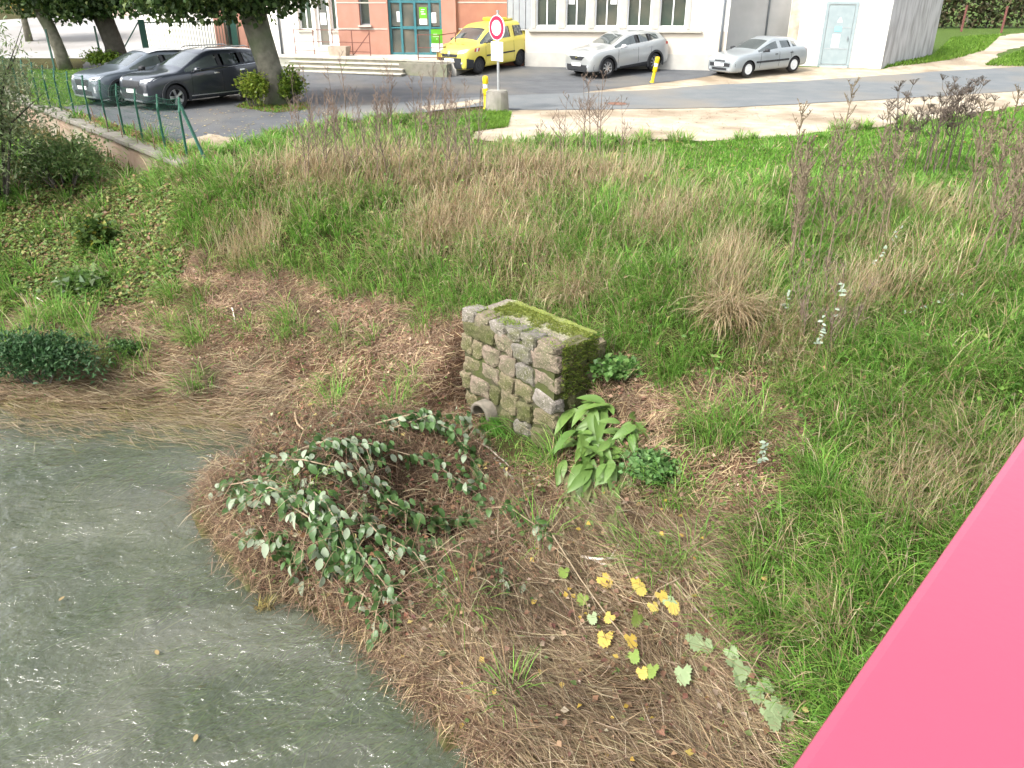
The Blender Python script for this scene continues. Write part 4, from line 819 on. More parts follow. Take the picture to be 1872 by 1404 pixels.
def bollard(p, label, h=.92, tilt=(0,0), foot='stem'):
    r = empty('yellow_bollard', p, 0, label, 'bollard', 'yellow bollards by the road'); r.rotation_euler = (tilt[0], tilt[1], 0)
    b = MB(); b.lathe([(.0,.0),(.09,.0),(.09,.02),(.062,.05),(.06,h*.42)], 18); b.build('stem', m_boly, r, True)
    b = MB(); b.lathe([(.075,h*.42),(.085,h*.44),(.085,h*.62),(.08,h*.63)], 18); b.build('lower_band', m_boly, r, True)
    b = MB(); b.lathe([(.076,h*.63),(.076,h*.76)], 18); b.build('reflective_band', pm('reflective_white',(.70,.72,.72),(.62,.65,.66),20,.4), r, True)
    b = MB(); b.lathe([(.08,h*.76),(.088,h*.78),(.088,h*.93),(.075,h*.985),(.04,h),(0,h)], 18); b.build('cap', m_boly, r, True)
bollard(GL(888,199), 'upright yellow and white bollard beside the sign\'s concrete block', .95)
bollard(GL(1192,151), 'yellow and white bollard leaning before the pale silver crossover', .95, (R(4),R(9)))

# ------------------------------------------------------------------ retaining wall with coping, fence of green posts
WA, WB = Vector((WALL_A[0],WALL_A[1],2.8)), Vector((WALL_B[0],WALL_B[1],2.8)); wdv = (WB-WA).normalized(); wang = math.atan2(wdv.y, wdv.x); WLn = (WB-WA).length + 6
rw = empty('retaining_wall', WA, wang, 'low retaining wall with grey coping slabs below the green fence', 'wall')
b = MB(); nseg = 40; V_ = []
for i in range(nseg+1):
    x = WLn*i/nseg
    for y, z in ((.13,-1.6),(.10,-.10),(-.18,-.10),(-.18,-1.6)): V_.append((x, y+random.uniform(-.012,.012), z))
b.add(V_, [(i*4+j, i*4+(j+1)%4, i*4+4+(j+1)%4, i*4+4+j) for i in range(nseg) for j in range(4)] + [(3,2,1,0), tuple(nseg*4+k for k in range(4))])
b.build('wall_face', pm('rough_wall_render',(.21,.145,.105),(.255,.19,.14),3,.95,bump=.7,bscale=14,c3=(.22,.20,.15)), rw)
m_cop = pm('coping_stone', (.135,.127,.107), (.18,.168,.145), 5, .95, bump=.5, bscale=25, c3=(.13,.14,.08))
x = 0.0; k = 0
while x < WLn:
    l = random.uniform(.85,1.15); o = bevelled(MB().box((0,0,0),(l-.02,.46,.11)).build('coping_slab', m_cop, rw), .018)
    o.location = (x+l/2, -.02+random.uniform(-.012,.012), -.045+random.uniform(-.008,.008)); o.rotation_euler = (random.uniform(-.01,.01),random.uniform(-.008,.008),random.uniform(-.008,.008)); x += l; k += 1
# fence
m_fen = pm('fence_green', (.016,.085,.055), (.013,.068,.044), 6, .5, spec=.4); m_rustb = pm('rusty_bar', (.09,.055,.04), (.13,.075,.05), 30, .8)
fc = empty('wire_fence', WA, wang, 'green wire mesh fence on slanting posts along the coping', 'fence')
fx = [.35]; 
while fx[-1] < WLn-1: fx.append(fx[-1] + random.uniform(1.25,1.5))
tops = []
for i, x in enumerate(fx):
    h = 1.22 if i else 1.28; lean = random.uniform(-.04,.05); t = Vector((x+lean, -.22+.10, h)); bt = Vector((x,-.12,-.02)); b = MB()
    b.bar(bt, bt+(t-bt)*.78, .042, .034); b.bar(bt+(t-bt)*.78, t+Vector((.02,-.05,0)), .04, .03); b.build('post', m_fen, fc); tops.append((bt, t))
b = MB(); b.bar((fx[0]-.55,-.32,-.06),(fx[0]-.02,-.13,1.2),.055,.04); b.build('brace_post', m_fen, fc)
b = MB(); sag = lambda u, i: -.05*math.sin(math.pi*u)*(1+.8*math.sin(i*2.3))
for hh in (.30,.42,.54,.66,.78,.90,.98):
    for i in range(len(tops)-1):
        P_ = []
        for u in (0,.25,.5,.75,1):
            A = tops[i][0].lerp(tops[i][1], hh); B = tops[i+1][0].lerp(tops[i+1][1], hh); P_.append(A.lerp(B,u)+Vector((0,.02*math.sin(u*9+i),sag(u,i))))
        b.tube(P_, .0035 if hh < .95 else .006, 3, False)
for i in range(len(tops)-1):
    for u in np.arange(.06,1,.075):
        A = tops[i][0].lerp(tops[i+1][0],u); B = tops[i][1].lerp(tops[i+1][1],u); b.tube([A.lerp(B,.30)+Vector((0,0,sag(u,i))), A.lerp(B,.98)+Vector((0,0,sag(u,i)))], .003, 3, False)
wo_ = b.build('wire_mesh', m_fen, fc); wo_['kind'] = 'stuff'
rusty = ((1.85,.55),(3.0,.5),(4.1,.52),(5.2,.45),(6.25,.5))
for k, (x, h) in enumerate(rusty):
    b = MB(); P_ = [(0,0,0),(-.03,.0,.12),(-.10,.02,.26),(-.20,.03,h-.08),(-.27,.03,h)]; b.tube(P_, .012, 6); o = b.build('bent_bar', m_rustb); o.location = WA + wdv*x + Vector((-wdv.y,wdv.x,0))*(.05) + Vector((0,0,0)); o.rotation_euler = (0,0,wang+R(180)+random.uniform(-.3,.3))
    tag(o, 'bent rusty iron bar sticking up from the coping below the fence', 'iron bar', 'bent rusty bars on the coping')
# wooden post lying in the long grass at the right
lg = G(1600,357); lg2 = G(1690,366)
b = MB(); b.tube([Vector(lg)+Vector((0,0,.10)), (Vector(lg)+Vector(lg2))/2+Vector((0,0,.11)), Vector(lg2)+Vector((.25,0,.08))], [.065,.07,.06], 9); o = b.build('wooden_post', pm('weathered_wood',(.20,.165,.11),(.26,.22,.15),8,.9,bump=.6,bscale=30), None, True); tag(o, 'weathered round wooden post lying in the grass below the seed heads', 'wooden post')

# ------------------------------------------------------------------ stone culvert headwall
FRp, FLp = Vector(Wz(1020,640,1.93)), Vector(Wz(850,565,1.93)); hu = (FRp-FLp); hu.z = 0; HW = hu.length; hu.normalize(); hang = math.atan2(hu.y, hu.x)
ZB, ZT = -.05, 1.90
hw = empty('culvert_headwall', (FLp.x, FLp.y, ZB), hang, 'mossy stone culvert headwall with a flat top standing in the bank', 'headwall')
HH = ZT - ZB; HD = .80
m_mort = pm('mossy_mortar', (.055,.05,.03), (.045,.052,.018), 9, .95, bump=.8, bscale=30, c3=(.05,.062,.014))
def stone_mat(nm, a, b_, c_): return pm(nm, a, b_, 11, .94, bump=1.0, bscale=34, c3=c_, c4=tuple(x*1.22+.01 for x in a))
SM = [stone_mat('granite_pink',(0.173,0.134,0.103),(0.128,0.103,0.079),(0.096,0.094,0.052)), stone_mat('granite_grey',(0.147,0.134,0.116),(0.106,0.097,0.085),(0.083,0.084,0.043)), stone_mat('granite_buff',(0.154,0.125,0.082),(0.109,0.094,0.058),(0.077,0.081,0.030)), stone_mat('granite_mossy',(0.090,0.084,0.043),(0.064,0.062,0.027),(0.048,0.056,0.014)), stone_mat('granite_pale',(0.205,0.184,0.164),(0.147,0.131,0.116),(0.109,0.103,0.073))]
MB().box((HW/2, HD/2-.036, HH/2-.03), (HW-.03, HD, HH-.06)).build('core', m_mort, hw)
def stone(w, h, d, seed, mat, par, loc, rot=(0,0,0), nm='stone'):
    rnd = random.Random(seed); bm = bmesh.new(); bmesh.ops.create_cube(bm, size=1.0); bmesh.ops.subdivide_edges(bm, edges=bm.edges[:], cuts=4, use_grid_fill=True)
    ox, oy = rnd.random()*50, rnd.random()*50; sk = [rnd.uniform(-.10,.10) for _ in range(4)]
    for v in bm.verts:
        c = v.co*2; l = (abs(c.x)**7+abs(c.y)**7+abs(c.z)**7)**(1/7); c = c/l * (.70+.30*min(1,l))
        nn = float(fbm(c.x*1.5+ox, c.z*1.5+c.y*1.1+oy, 4))-.5 + .4*(float(vn(c.x*4+oy, c.z*4+c.y*3+ox, 5))-.5)
        c = c*(1+.42*nn); v.co = Vector(((c.x*(1+sk[0]*c.z)+sk[1]*c.z)*w/2, c.y*d/2, (c.z*(1+sk[2]*c.x)+sk[3]*c.x*.6)*h/2))
    me = bpy.data.meshes.new('stone'); bm.to_mesh(me); bm.free(); o = link(nm, me, mat, par, False); o.location = loc; o.rotation_euler = rot; return o
z = .10; sid = 0; rows = [.31,.30,.31,.29,.30,.28]
pu, pz = .34, .0
# where the pipe leaves the wall
_D = Vector(((897-936)/FPX, math.cos(PITCH)+(702-752)/FPX*math.sin(PITCH), -math.sin(PITCH)+(702-752)/FPX*math.cos(PITCH))); _nn = Vector((hu.y,-hu.x,0)); _t = (FLp-Vector((0,0,CAMZ))).dot(_nn)/_D.dot(_nn); _p = Vector((0,0,CAMZ))+_D*_t
pu = (_p-FLp).dot(hu); pz = _p.z-ZB
for ri, rh in enumerate(rows):
    x = random.uniform(-.05,.02)
    while x < HW-.08:
        w = random.uniform(.22,.48)
        if x+w > HW-.16: w = HW-x+.03
        cx = x+w/2; cz = z+rh/2+random.uniform(-.018,.018); low = ri < 3
        if not (abs(cx-pu) < .24 and abs(cz-pz) < .22):
            wt = [1,1,3,4,.5] if low else [3,3,2,.6,2]
            mt = random.choices(SM, wt)[0]
            if cx < .3 and not low: mt = random.choice((SM[2],SM[3]))
            stone(w*random.uniform(.92,1.04), rh*random.uniform(.82,1.02), random.uniform(.20,.26), 100+sid, mt, hw, (cx, .05+random.uniform(-.03,.012), cz), (0,random.uniform(-.18,.18),random.uniform(-.08,.08)))
        sid += 1; x += w
    y = .22
    while y < .62:
        w = random.uniform(.26,.42); stone(w*.93, rh*.92, .20, 300+sid, random.choices(SM,[.4,.6,1,4,.2])[0], hw, (HW-.05, y+w/2, z+rh/2), (0,random.uniform(-.08,.08),R(90))); y += w; sid += 1
    z += rh
# top course: uneven edge stones and the worn slab
x = -.02
while x < HW-.05:
    w = random.uniform(.26,.38); w = min(w, HW-x+.04); stone(w*.95,.20,.30,500+sid,random.choice((SM[0],SM[4],SM[1])),hw,(x+w/2,.08,HH-.02+random.uniform(-.03,.02)),(random.uniform(-.08,.08),random.uniform(-.08,.08),random.uniform(-.06,.06)),'edge_stone'); x += w; sid += 1
for yy, w in ((.42,.36),): stone(w,.18,.24,560+sid,SM[3],hw,(HW-.06,yy,HH-.05),(0,0,R(90)),'edge_stone'); sid += 1
mt = bpy.data.materials.new('mossy_top'); mt.use_nodes = True; n_ = mt.node_tree; p_ = n_.nodes['Principled BSDF']; p_.inputs['Roughness'].default_value = .95
a_ = n_.nodes.new('ShaderNodeAttribute'); a_.attribute_name = 'col'; tc_ = n_.nodes.new('ShaderNodeTexCoord'); nz_ = n_.nodes.new('ShaderNodeTexNoise'); nz_.inputs['Scale'].default_value = 40; nz_.inputs['Detail'].default_value = 5; n_.links.new(tc_.outputs['Object'], nz_.inputs['Vector'])
rp_ = n_.nodes.new('ShaderNodeValToRGB'); rp_.color_ramp.elements[0].color = (.6,.6,.6,1); rp_.color_ramp.elements[1].color = (1.35,1.35,1.3,1); rp_.color_ramp.elements[0].position = .35; rp_.color_ramp.elements[1].position = .65; n_.links.new(nz_.outputs['Fac'], rp_.inputs[0])
mx_ = n_.nodes.new('ShaderNodeMix'); mx_.data_type = 'RGBA'; mx_.blend_type = 'MULTIPLY'; mx_.inputs[0].default_value = 1; n_.links.new(a_.outputs['Color'], mx_.inputs[6]); n_.links.new(rp_.outputs[0], mx_.inputs[7]); n_.links.new(mx_.outputs[2], p_.inputs['Base Color'])
b_ = n_.nodes.new('ShaderNodeBump'); b_.inputs['Strength'].default_value = .6; b_.inputs['Distance'].default_value = .02; n_.links.new(nz_.outputs['Fac'], b_.inputs['Height']); n_.links.new(b_.outputs[0], p_.inputs['Normal'])
uu = np.linspace(.04,HW-.04,60); vv_ = np.linspace(.16,HD,50); UU, VV = np.meshgrid(uu, vv_, indexing='ij')
moss = ss(-.2,.2,(VV-.46-.04*UU) + (fbm(UU*3.2,VV*3.2,61)-.5)*.75) ; moss = np.maximum(moss, ss(.0,.2,UU-(HW-.30)+(fbm(UU*5,VV*5,66)-.5)*.3))
moss = moss*ss(.05,.35,UU)
speck = (vn(UU*60,VV*60,70) > .72)*(1-np.abs(moss-.5)*2)
colt = np.array((.17,.145,.12))*(1-moss[...,None]) + np.array((.125,.15,.028))*moss[...,None] + speck[...,None]*.12
colt *= (.75+.5*fbm(UU*6,VV*6,73))[...,None]
Zt = HH-.005 + (fbm(UU*3,VV*3,77)-.5)*.05 + moss*.035*(.5+fbm(UU*14,VV*14,79)) + .05*np.clip(VV-.5,0,1) - .03*ss(0,.12,.28-VV)
I = np.arange(UU.size).reshape(UU.shape); q = np.stack([I[:-1,:-1],I[1:,:-1],I[1:,1:],I[:-1,1:]],-1).reshape(-1,4)
tp = link('worn_top', tri_mesh('worn_top', np.stack([UU,VV,Zt],-1).reshape(-1,3), np.concatenate([q[:,[0,1,2]],q[:,[0,2,3]]]), colt.reshape(-1,3)), mt, hw, True)
# clay pipe mouth
ob = MB(); prof = [(.155,.25),(.155,-.20),(.165,-.225),(.205,-.225),(.215,-.20),(.215,.25)]
ob.lathe(prof, 26, 'Y', (pu, 0, pz)); pp = ob.build('pipe', pm('clay_pipe',(.17,.15,.12),(.12,.108,.085),10,.9,bump=.5,bscale=30), hw, True)
for v in pp.data.vertices:
    if v.co.z < pz-.02 and v.co.y < -.02: v.co.y += .12*min(1,(pz-.02-v.co.z)/.1)      # broken lower lip
MB().lathe([(0,.22),(.16,.22)], 20, 'Y', (pu,0,pz)).build('pipe_shade', pm('bore_shade',(.012,.012,.01),None,10,.6), hw)  # near-black disc stands in for the shade inside the pipe
def hpt(u, v, z): return Vector((FLp.x,FLp.y,0)) + hu*u + Vector((-hu.y,hu.x,0))*v + Vector((0,0,ZB+z))

# ------------------------------------------------------------------ bridge: red painted rail under the camera
e0, e1 = Vector(Wz(1440,1404,5.80)), Vector(Wz(1872,790,5.80)); bd_ = (e1-e0).normalized(); bn_ = Vector((bd_.y,-bd_.x,0))
m_redp = pm('bridge_red_paint', (.325,.050,.092), (.295,.043,.080), .9, .38, spec=.5, bump=.02, bscale=90, coat=.25)
br = empty('bridge_railing', e0 - bd_*3, math.atan2(bd_.y,bd_.x), 'wide red painted steel bridge railing in the near right corner', 'bridge railing')
BL = 13.0; wR = .62
prof = [(0,-.008),(.002,-.002),(.008,0),(wR-.008,0),(wR-.002,-.002),(wR,-.008),(wR,-.16),(0,-.16)]
b = MB(); V_ = [(x,-y,z) for x in (0,BL) for y,z in prof]; n8 = len(prof); b.add(V_, [tuple(range(n8-1,-1,-1)), tuple(range(n8,2*n8))] + [(i,(i+1)%n8,n8+(i+1)%n8,n8+i) for i in range(n8)]); b.build('top_rail', m_redp, br)
for k in range(6): bevelled(MB().box((.8+k*2.2,-.31,-.62),(.12,.12,.92)).build('post', m_redp, br), .01)
MB().box((BL/2,-.31,-.62),(BL,.05,.08)).build('lower_rail', m_redp, br)
dk = MB().box((BL/2,-1.7,-1.2),(BL,3.0,.22)).build('bridge_deck', m_conc); dk.location = br.location; dk.rotation_euler = br.rotation_euler; dk['kind'] = 'structure'
# ------------------------------------------------------------------ foliage builders
M_LEAF = foliage('leaf_mix', .40, .5, .3); M_BLADE = foliage('grass_mix', .42, .6, .2); M_STRAW = foliage('straw_mix', .10, .75, .15)
def unit(a): return a / np.maximum(np.linalg.norm(a, axis=-1, keepdims=True), 1e-9)
def rvec(n): return unit(RNG.normal(size=(n, 3)))
def jitcol(cols, wts, n, j=.22):
    c = np.array(cols)[RNG.choice(len(cols), n, p=np.array(wts)/sum(wts))]
    return np.clip(c * (1 + RNG.uniform(-j, j, (n, 1))) * (1 + RNG.uniform(-.07, .07, (n, 3))), 0.004, .9)
def leaf_cloud(name, P, D, Nn, L, Wd, col, mat=None, parent=None, fold=.25):
    """folded four-cornered leaves: P base, D direction, Nn up normal"""
    n = len(P); D = unit(D); S = unit(np.cross(D, Nn)); Nn = np.cross(S, D); L = np.broadcast_to(np.asarray(L, float), (n,))[:, None]; Wd = np.broadcast_to(np.asarray(Wd, float), (n,))[:, None]
    mid = P + D*L*.45; V = np.stack([P, mid + S*Wd*.5 + Nn*Wd*fold, P + D*L - Nn*L*.08, mid - S*Wd*.5 + Nn*Wd*fold], 1).reshape(-1, 3)
    b = np.arange(n)[:, None]*4; T = np.concatenate([b + [0,2,1], b + [0,3,2]]).reshape(-1, 3)
    return link(name, tri_mesh(name, V, T, np.repeat(col, 4, 0)), mat or M_LEAF, parent)
def blades(name, P, up, az, L, w, th, curl, col, mat=None, nseg=2, parent=None, roll=.6, kind=True, tipcol=None):
    n = len(P); h = np.stack([np.cos(az), np.sin(az), np.zeros(n)], -1); h = unit(h - up*(h*up).sum(-1, keepdims=True)); sd = np.cross(h, up)
    ra = RNG.uniform(-roll, roll, n)[:, None]; sd = unit(sd*np.cos(ra) + h*np.sin(ra)*.7 + up*np.sin(ra)*.3)
    L = np.broadcast_to(np.asarray(L, float), (n,)); w = np.broadcast_to(np.asarray(w, float), (n,)); th = np.broadcast_to(np.asarray(th, float), (n,)); curl = np.broadcast_to(np.asarray(curl, float), (n,))
    pts = [P]; p = P
    for k in range(nseg):
        t = (th + curl*k/max(1, nseg-1))[:, None]; p = p + (h*np.sin(t) + up*np.cos(t))*(L/nseg)[:, None]; pts.append(p)
    rows = []; 
    for k in range(nseg):
        ww = (w*(.75 if k == 0 else 1.0 - .25*k/nseg))[:, None]*.5; rows += [pts[k]-sd*ww, pts[k]+sd*ww]
    rows.append(pts[nseg]); K = 2*nseg+1
    V = np.stack(rows, 1).reshape(-1, 3); b = np.arange(n)[:, None]*K; T = []
    for k in range(nseg-1): T += [b+[2*k,2*k+1,2*k+3], b+[2*k,2*k+3,2*k+2]]
    T.append(b+[2*nseg-2,2*nseg-1,2*nseg]); T = np.concatenate(T)
    C = np.repeat(col, K, 0)
    if tipcol is not None:
        C = C.reshape(n, K, 3); C[:, -1] = C[:, -1]*.4 + tipcol*.6; C = C.reshape(-1, 3)
    o = link(name, tri_mesh(name, V, T, C), mat or M_BLADE, parent)
    if kind: o['kind'] = 'stuff'
    return o
# colours of living and dead leaves
GR = [(.125,.270,.042),(.175,.330,.058),(.085,.205,.034),(.235,.345,.085)]; DRY = [(.36,.285,.165),(.29,.22,.125),(.44,.365,.24),(.235,.17,.10)]
BRN = [(.128,.080,.050),(.175,.115,.075),(.085,.053,.033),(.24,.175,.12)]; TAN = [(.195,.145,.085),(.145,.104,.062),(.27,.212,.135),(.085,.058,.036),(.33,.275,.185)]
m_bark = pm('plane_bark', (.105,.10,.075), (.17,.16,.125), 5, .95, bump=.9, bscale=14, c3=(.085,.105,.055)); m_barkd = pm('dark_bark', (.05,.045,.036), (.075,.068,.055), 6, .95, bump=.9, bscale=14)
def crown(root, blobs, n, ls, cols, wts, seed=0):
    tot = sum(b[3] for b in blobs); Ps = []; 
    for cx, cy, cz, wt, rx, ry, rz in blobs:
        k = int(n*wt/tot); d = rvec(k); r = RNG.uniform(.25, 1, (k, 1))**.45; P = d*r*np.array((rx, ry, rz)) + np.array((cx, cy, cz)); Ps.append(P)
    P = np.concatenate(Ps); ncl = max(8, len(P)//45); cl = P[RNG.integers(0, len(P), ncl)]
    idx = RNG.integers(0, ncl, len(P)); P = P*.35 + .65*(cl[idx] + RNG.normal(0, .26, P.shape)*np.array((1,1,.7)))
    k = len(P); D = unit(rvec(k)*.8 + np.array((0,0,-.55))); N = unit(rvec(k) + np.array((0,0,.8))); s = RNG.uniform(.7,1.25,k)*ls
    return leaf_cloud('crown', P, D, N, s, s*.85, jitcol(cols, wts, k), M_LEAF, root)
def limb(b, p, d, L, r, depth):
    pts = [p]; q = Vector(p); dd = Vector(d).normalized()
    for k in range(3): dd = (dd + Vector((random.uniform(-.22,.22),random.uniform(-.22,.22),random.uniform(-.05,.16)))).normalized(); q = q + dd*L/3; pts.append(q.copy())
    b.tube(pts, [r, r*.8, r*.62, r*.45], 8)
    if depth > 0:
        for _ in range(3): limb(b, pts[random.choice((2,3))], (dd + Vector((random.uniform(-.8,.8),random.uniform(-.8,.8),random.uniform(-.2,.5)))), L*.7, r*.5, depth-1)
def tree(name, base, path, radii, crown_blobs, n, ls, cols, wts, label, bark, group=None, forks=4):
    r = empty(name, base, 0, label, 'tree', group); b = MB(); b.tube(path, radii, 14); top = Vector(path[-1])
    for v in range(len(b.v)):
        x, y, z = b.v[v]; k = 1 + (float(fbm(math.atan2(y,x)*1.5+5, z*1.6, 88))-.5)*.35; b.v[v] = (x*k, y*k, z)
    t = b.build('trunk', bark, r, True); lb = MB()
    for k in range(forks):
        a = 2*math.pi*k/forks + .6; limb(lb, top - Vector((0,0,.15)), (math.cos(a)*.8, math.sin(a)*.8, .8), 1.9, radii[-1]*.6, 2)
    lb.build('limb', bark, r, True); crown(r, crown_blobs, n, ls, cols, wts); return r
DK = [(.045,.085,.022),(.065,.11,.028),(.035,.065,.02),(.10,.14,.035)]
t1 = GL(506,190)
tree('plane_tree', t1, [(.05,0,-.1),(0,0,.3),(-.12,0,1.2),(-.28,0,2.1),(-.42,0,2.9)], [.50,.40,.36,.37,.40],
     [(-.6,0,4.9,3,3.9,3.6,1.9),(-2.9,-.3,3.5,1.2,1.6,1.5,.75),(1.3,-.4,3.6,.9,1.4,1.5,.75),(-.6,1,3.7,1,2.6,2.2,.9),(-.5,-1.6,3.9,1,2.4,1.4,.8),(-2.1,-.9,2.75,.5,.8,.5,.45),(-1.1,-.9,2.75,.35,.5,.5,.4),(.8,-.8,2.8,.35,.55,.5,.4),(-3.6,-.6,2.9,.4,.8,.6,.4)], 19000, .17, DK, [3,3,2,1.4], 'large plane tree with a thick lichen grey trunk behind the fence', m_bark)
t2 = GL(218,119); tree('plane_tree', t2, [(0,0,-.1),(-.05,0,.8),(-.2,0,1.6),(-.35,0,2.3)], [.52,.42,.40,.42], [(-.4,0,4.2,3,3.6,3.2,2.0),(1.6,-.3,3.2,1,2.0,1.6,1.1),(-1.9,0,3.1,1,1.7,1.5,1.0),(-.4,-.8,2.3,.8,1.2,.8,.6),(2.9,-.5,2.6,.7,1.2,.9,.6),(-1.5,-.8,2.1,.4,.9,.6,.4)], 14000, .2, DK, [3,2,3,.6], 'dark trunked plane tree beside the gate, second from the left', m_barkd)
t3 = GL(121,127); tree('plane_tree', t3, [(0,0,-.1),(-.1,0,.8),(-.3,0,1.7),(-.5,0,2.3)], [.30,.26,.25,.24], [(-.4,0,4.3,3,3.0,2.8,2.0),(.9,-.2,3.3,.8,1.6,1.3,.9),(-1.6,0,2.9,.7,1.3,1.2,.9),(.9,-.6,2.3,.5,.9,.7,.45)], 11000, .2, DK, [3,3,2,1], 'slimmer plane tree, leftmost of the trunks in the yard', m_bark)
t4 = GL(60,100); t4 = Vector((t4.x*1.12, t4.y*1.12, float(LZ(t4.x*1.12,t4.y*1.12))))
tree('yellow_tree', t4, [(0,0,-.1),(0,0,1.0),(.1,0,2.0)], [.2,.16,.13], [(.2,0,3.0,3,2.6,2.2,1.6),(2.2,0,2.0,1,1.6,1.4,.8)], 6500, .2, [(.55,.40,.06),(.42,.36,.06),(.20,.24,.05),(.62,.46,.10)], [3,2,1.5,2], 'autumn yellow leaved tree behind the leftmost trunk', m_bark, forks=3)
def shrub(name, p, rx, ry, rz, n, ls, cols, wts, label, stems=7, cat='shrub', aspect=.6, group=None, droop=-.1, jit=.10, lobes=7):
    r = empty(name, p, 0, label, cat, group); b = MB(); tips = []
    for k in range(stems):
        a = RNG.uniform(0, 6.28); e = Vector((math.cos(a)*rx*RNG.uniform(.3,.85), math.sin(a)*ry*RNG.uniform(.3,.85), rz*RNG.uniform(.8,1.7))); m_ = e*.5 + Vector((0,0,rz*.2))
        b.tube([Vector((e.x*.15,e.y*.15,-.05)), m_, e], [.02*rz**.5+.004,.012*rz**.5+.003,.004], 5); tips.append(e)
    b.build('stem', m_barkd, r)
    d = rvec(lobes); d[:, 2] = np.abs(d[:, 2]); C = d*np.array((rx*.55, ry*.55, rz*1.05)) + np.array((0,0,rz*.45))
    k = n; c = C[RNG.integers(0, lobes, k)]; P = c + rvec(k)*RNG.uniform(.2,1,(k,1))**.5*np.array((rx*.5, ry*.5, rz*.55)); sub = P[RNG.integers(0,k,max(5,k//14))]
    P = .45*P + .55*(sub[RNG.integers(0,len(sub),k)] + RNG.normal(0,jit,(k,3))); P[:, 2] = np.maximum(P[:, 2], .02)
    D = unit(rvec(k) + unit(P)*.7 + np.array((0,0,droop))); N = unit(rvec(k)*.7 + np.array((0,0,1))); s = RNG.uniform(.6,1.3,k)*ls
    leaf_cloud('foliage', P, D, N, s, s*aspect, jitcol(cols, wts, k), M_LEAF, r); return r
YG = [(.17,.24,.03),(.24,.29,.045),(.11,.17,.025)]
p = GL(463,196); shrub('basal_shoots', p, .72,.55,.62, 1500,.10, YG,[2,2,1],'yellow green leafy shoots left of the lichen grey trunk', 8, 'bush', .75)
p = GL(538,192); shrub('basal_shoots', p, .62,.5,.66, 1400,.10, [(.12,.20,.025),(.18,.25,.035),(.08,.14,.02)],[2,2,1],'green leafy shoots right of the lichen grey trunk', 8, 'bush', .7)
p = GL(200,124); shrub('basal_shoots', p, 1.3,.7,.5, 1600,.12, [(.10,.18,.02),(.16,.23,.03)],[2,2],'low bright green bush at the foot of the second trunk', 8, 'bush', .7)
# big willow-like shrub at the left edge
WG = [(.16,.21,.095),(.22,.265,.14),(.11,.155,.06),(.30,.32,.20)]
p = G(-10,375); shrub('willow_shrub', p, 3.0,2.4,3.0, 19000,.12, WG,[3,3,2,1.2],'large grey green willow shrub at the left edge below the fence', 16, 'shrub', .32, None, .1, .12, 14)
p = G(120,350); shrub('willow_shrub', p, 1.7,1.1,.80, 4600,.10, [(.10,.17,.05),(.14,.21,.07),(.20,.22,.09)],[3,3,1],'low green bush spreading against the retaining wall', 10, 'shrub', .45, None, 0, .10, 8)
p = G(190,455); shrub('bramble_bush', p, .55,.45,.40, 700,.13, [(.05,.095,.02),(.09,.14,.03),(.25,.25,.04)],[3,2,.5],'upright dark green bramble on the left bank', 6, 'bush', .8)
p = G(160,535); shrub('ivy_bush', p, .72,.5,.26, 520,.16, [(.08,.15,.035),(.13,.20,.06),(.26,.32,.20)],[3,2,1],'clump of broad ivy leaves on the left bank', 6, 'bush', .9)
p = G(75,700); shrub('nettle_bush', p, 1.75,.75,.50, 4200,.095, [(.040,.095,.035),(.060,.125,.045),(.03,.07,.026)],[3,3,2],'dark blue green leafy bush at the left water edge', 14, 'bush', .42, None, .15, .07, 10)
p = G(215,660); shrub('nettle_bush', p, .6,.35,.22, 800,.075, [(.05,.115,.03),(.075,.14,.04)],[1,1],'smaller green leafy sprig trailing right of the dark bush', 8, 'bush', .45, None, .1, .06, 6)
# ------------------------------------------------------------------ single leaves as parts
def leaf_mesh(nm, L, W, cup=.12, bend=.25, n=6, tip=1.0, lobes=0, wave=0.0):
    V = []; F = []
    if lobes:       # palmate leaf
        k = 28; V.append((0,0,0))
        for i in range(k+1):
            t = -2.7 + 5.4*i/k; r = L*(.62 + .38*abs(math.cos(t*lobes/4.2))**.8 - .10*abs(t)/2.7) * (.82 if i % 2 else 1.0)
            V.append((L*.25 + r*.75*math.cos(t), r*.75*math.sin(t), -bend*L*(r/L)**2*.5 + cup*abs(math.sin(t))*.3*L))
        F = [(0, i, i+1) for i in range(1, k+1)]
    else:
        for i in range(n+1):
            s = i/n; w = W*.5*math.sin(math.pi*min(1,(s*.93+.07))**tip)**.85; x = L*s; z = -bend*L*s*s
            wv = wave*math.sin(i*2.1)*W; V += [(x, w, z+cup*w*2+wv), (x, 0, z), (x, -w, z+cup*w*2-wv)]
        for i in range(n): F += [(3*i,3*i+1,3*i+4,3*i+3),(3*i+1,3*i+2,3*i+5,3*i+4)]
    me = bpy.data.meshes.new(nm); me.from_pydata(V, [], F); me.update(); me.shade_smooth(); return me
def orient(d, n, roll=0.0):
    d = Vector(d).normalized(); n = Vector(n); n = (n - d*n.dot(d)).normalized(); s = n.cross(d)
    return Matrix(((d.x,s.x,n.x),(d.y,s.y,n.y),(d.z,s.z,n.z))) @ Matrix.Rotation(roll, 3, 'X')
def put_leaf(me, mat, par, loc, d, n, s=1.0, roll=0.0, nm='leaf'):
    o = bpy.data.objects.new(nm, me); COL.objects.link(o); o.parent = par
    o.matrix_local = Matrix.Translation(loc) @ orient(d, n, roll).to_4x4() @ Matrix.Scale(s, 4)
    return o
L_dock = foliage('dock_leaf', .25,.45,.4, (.060,.130,.026),(.135,.215,.05), attr=False); L_wilt = foliage('wilted_leaf', .2,.7,.2, (.12,.15,.05),(.09,.085,.042), attr=False)
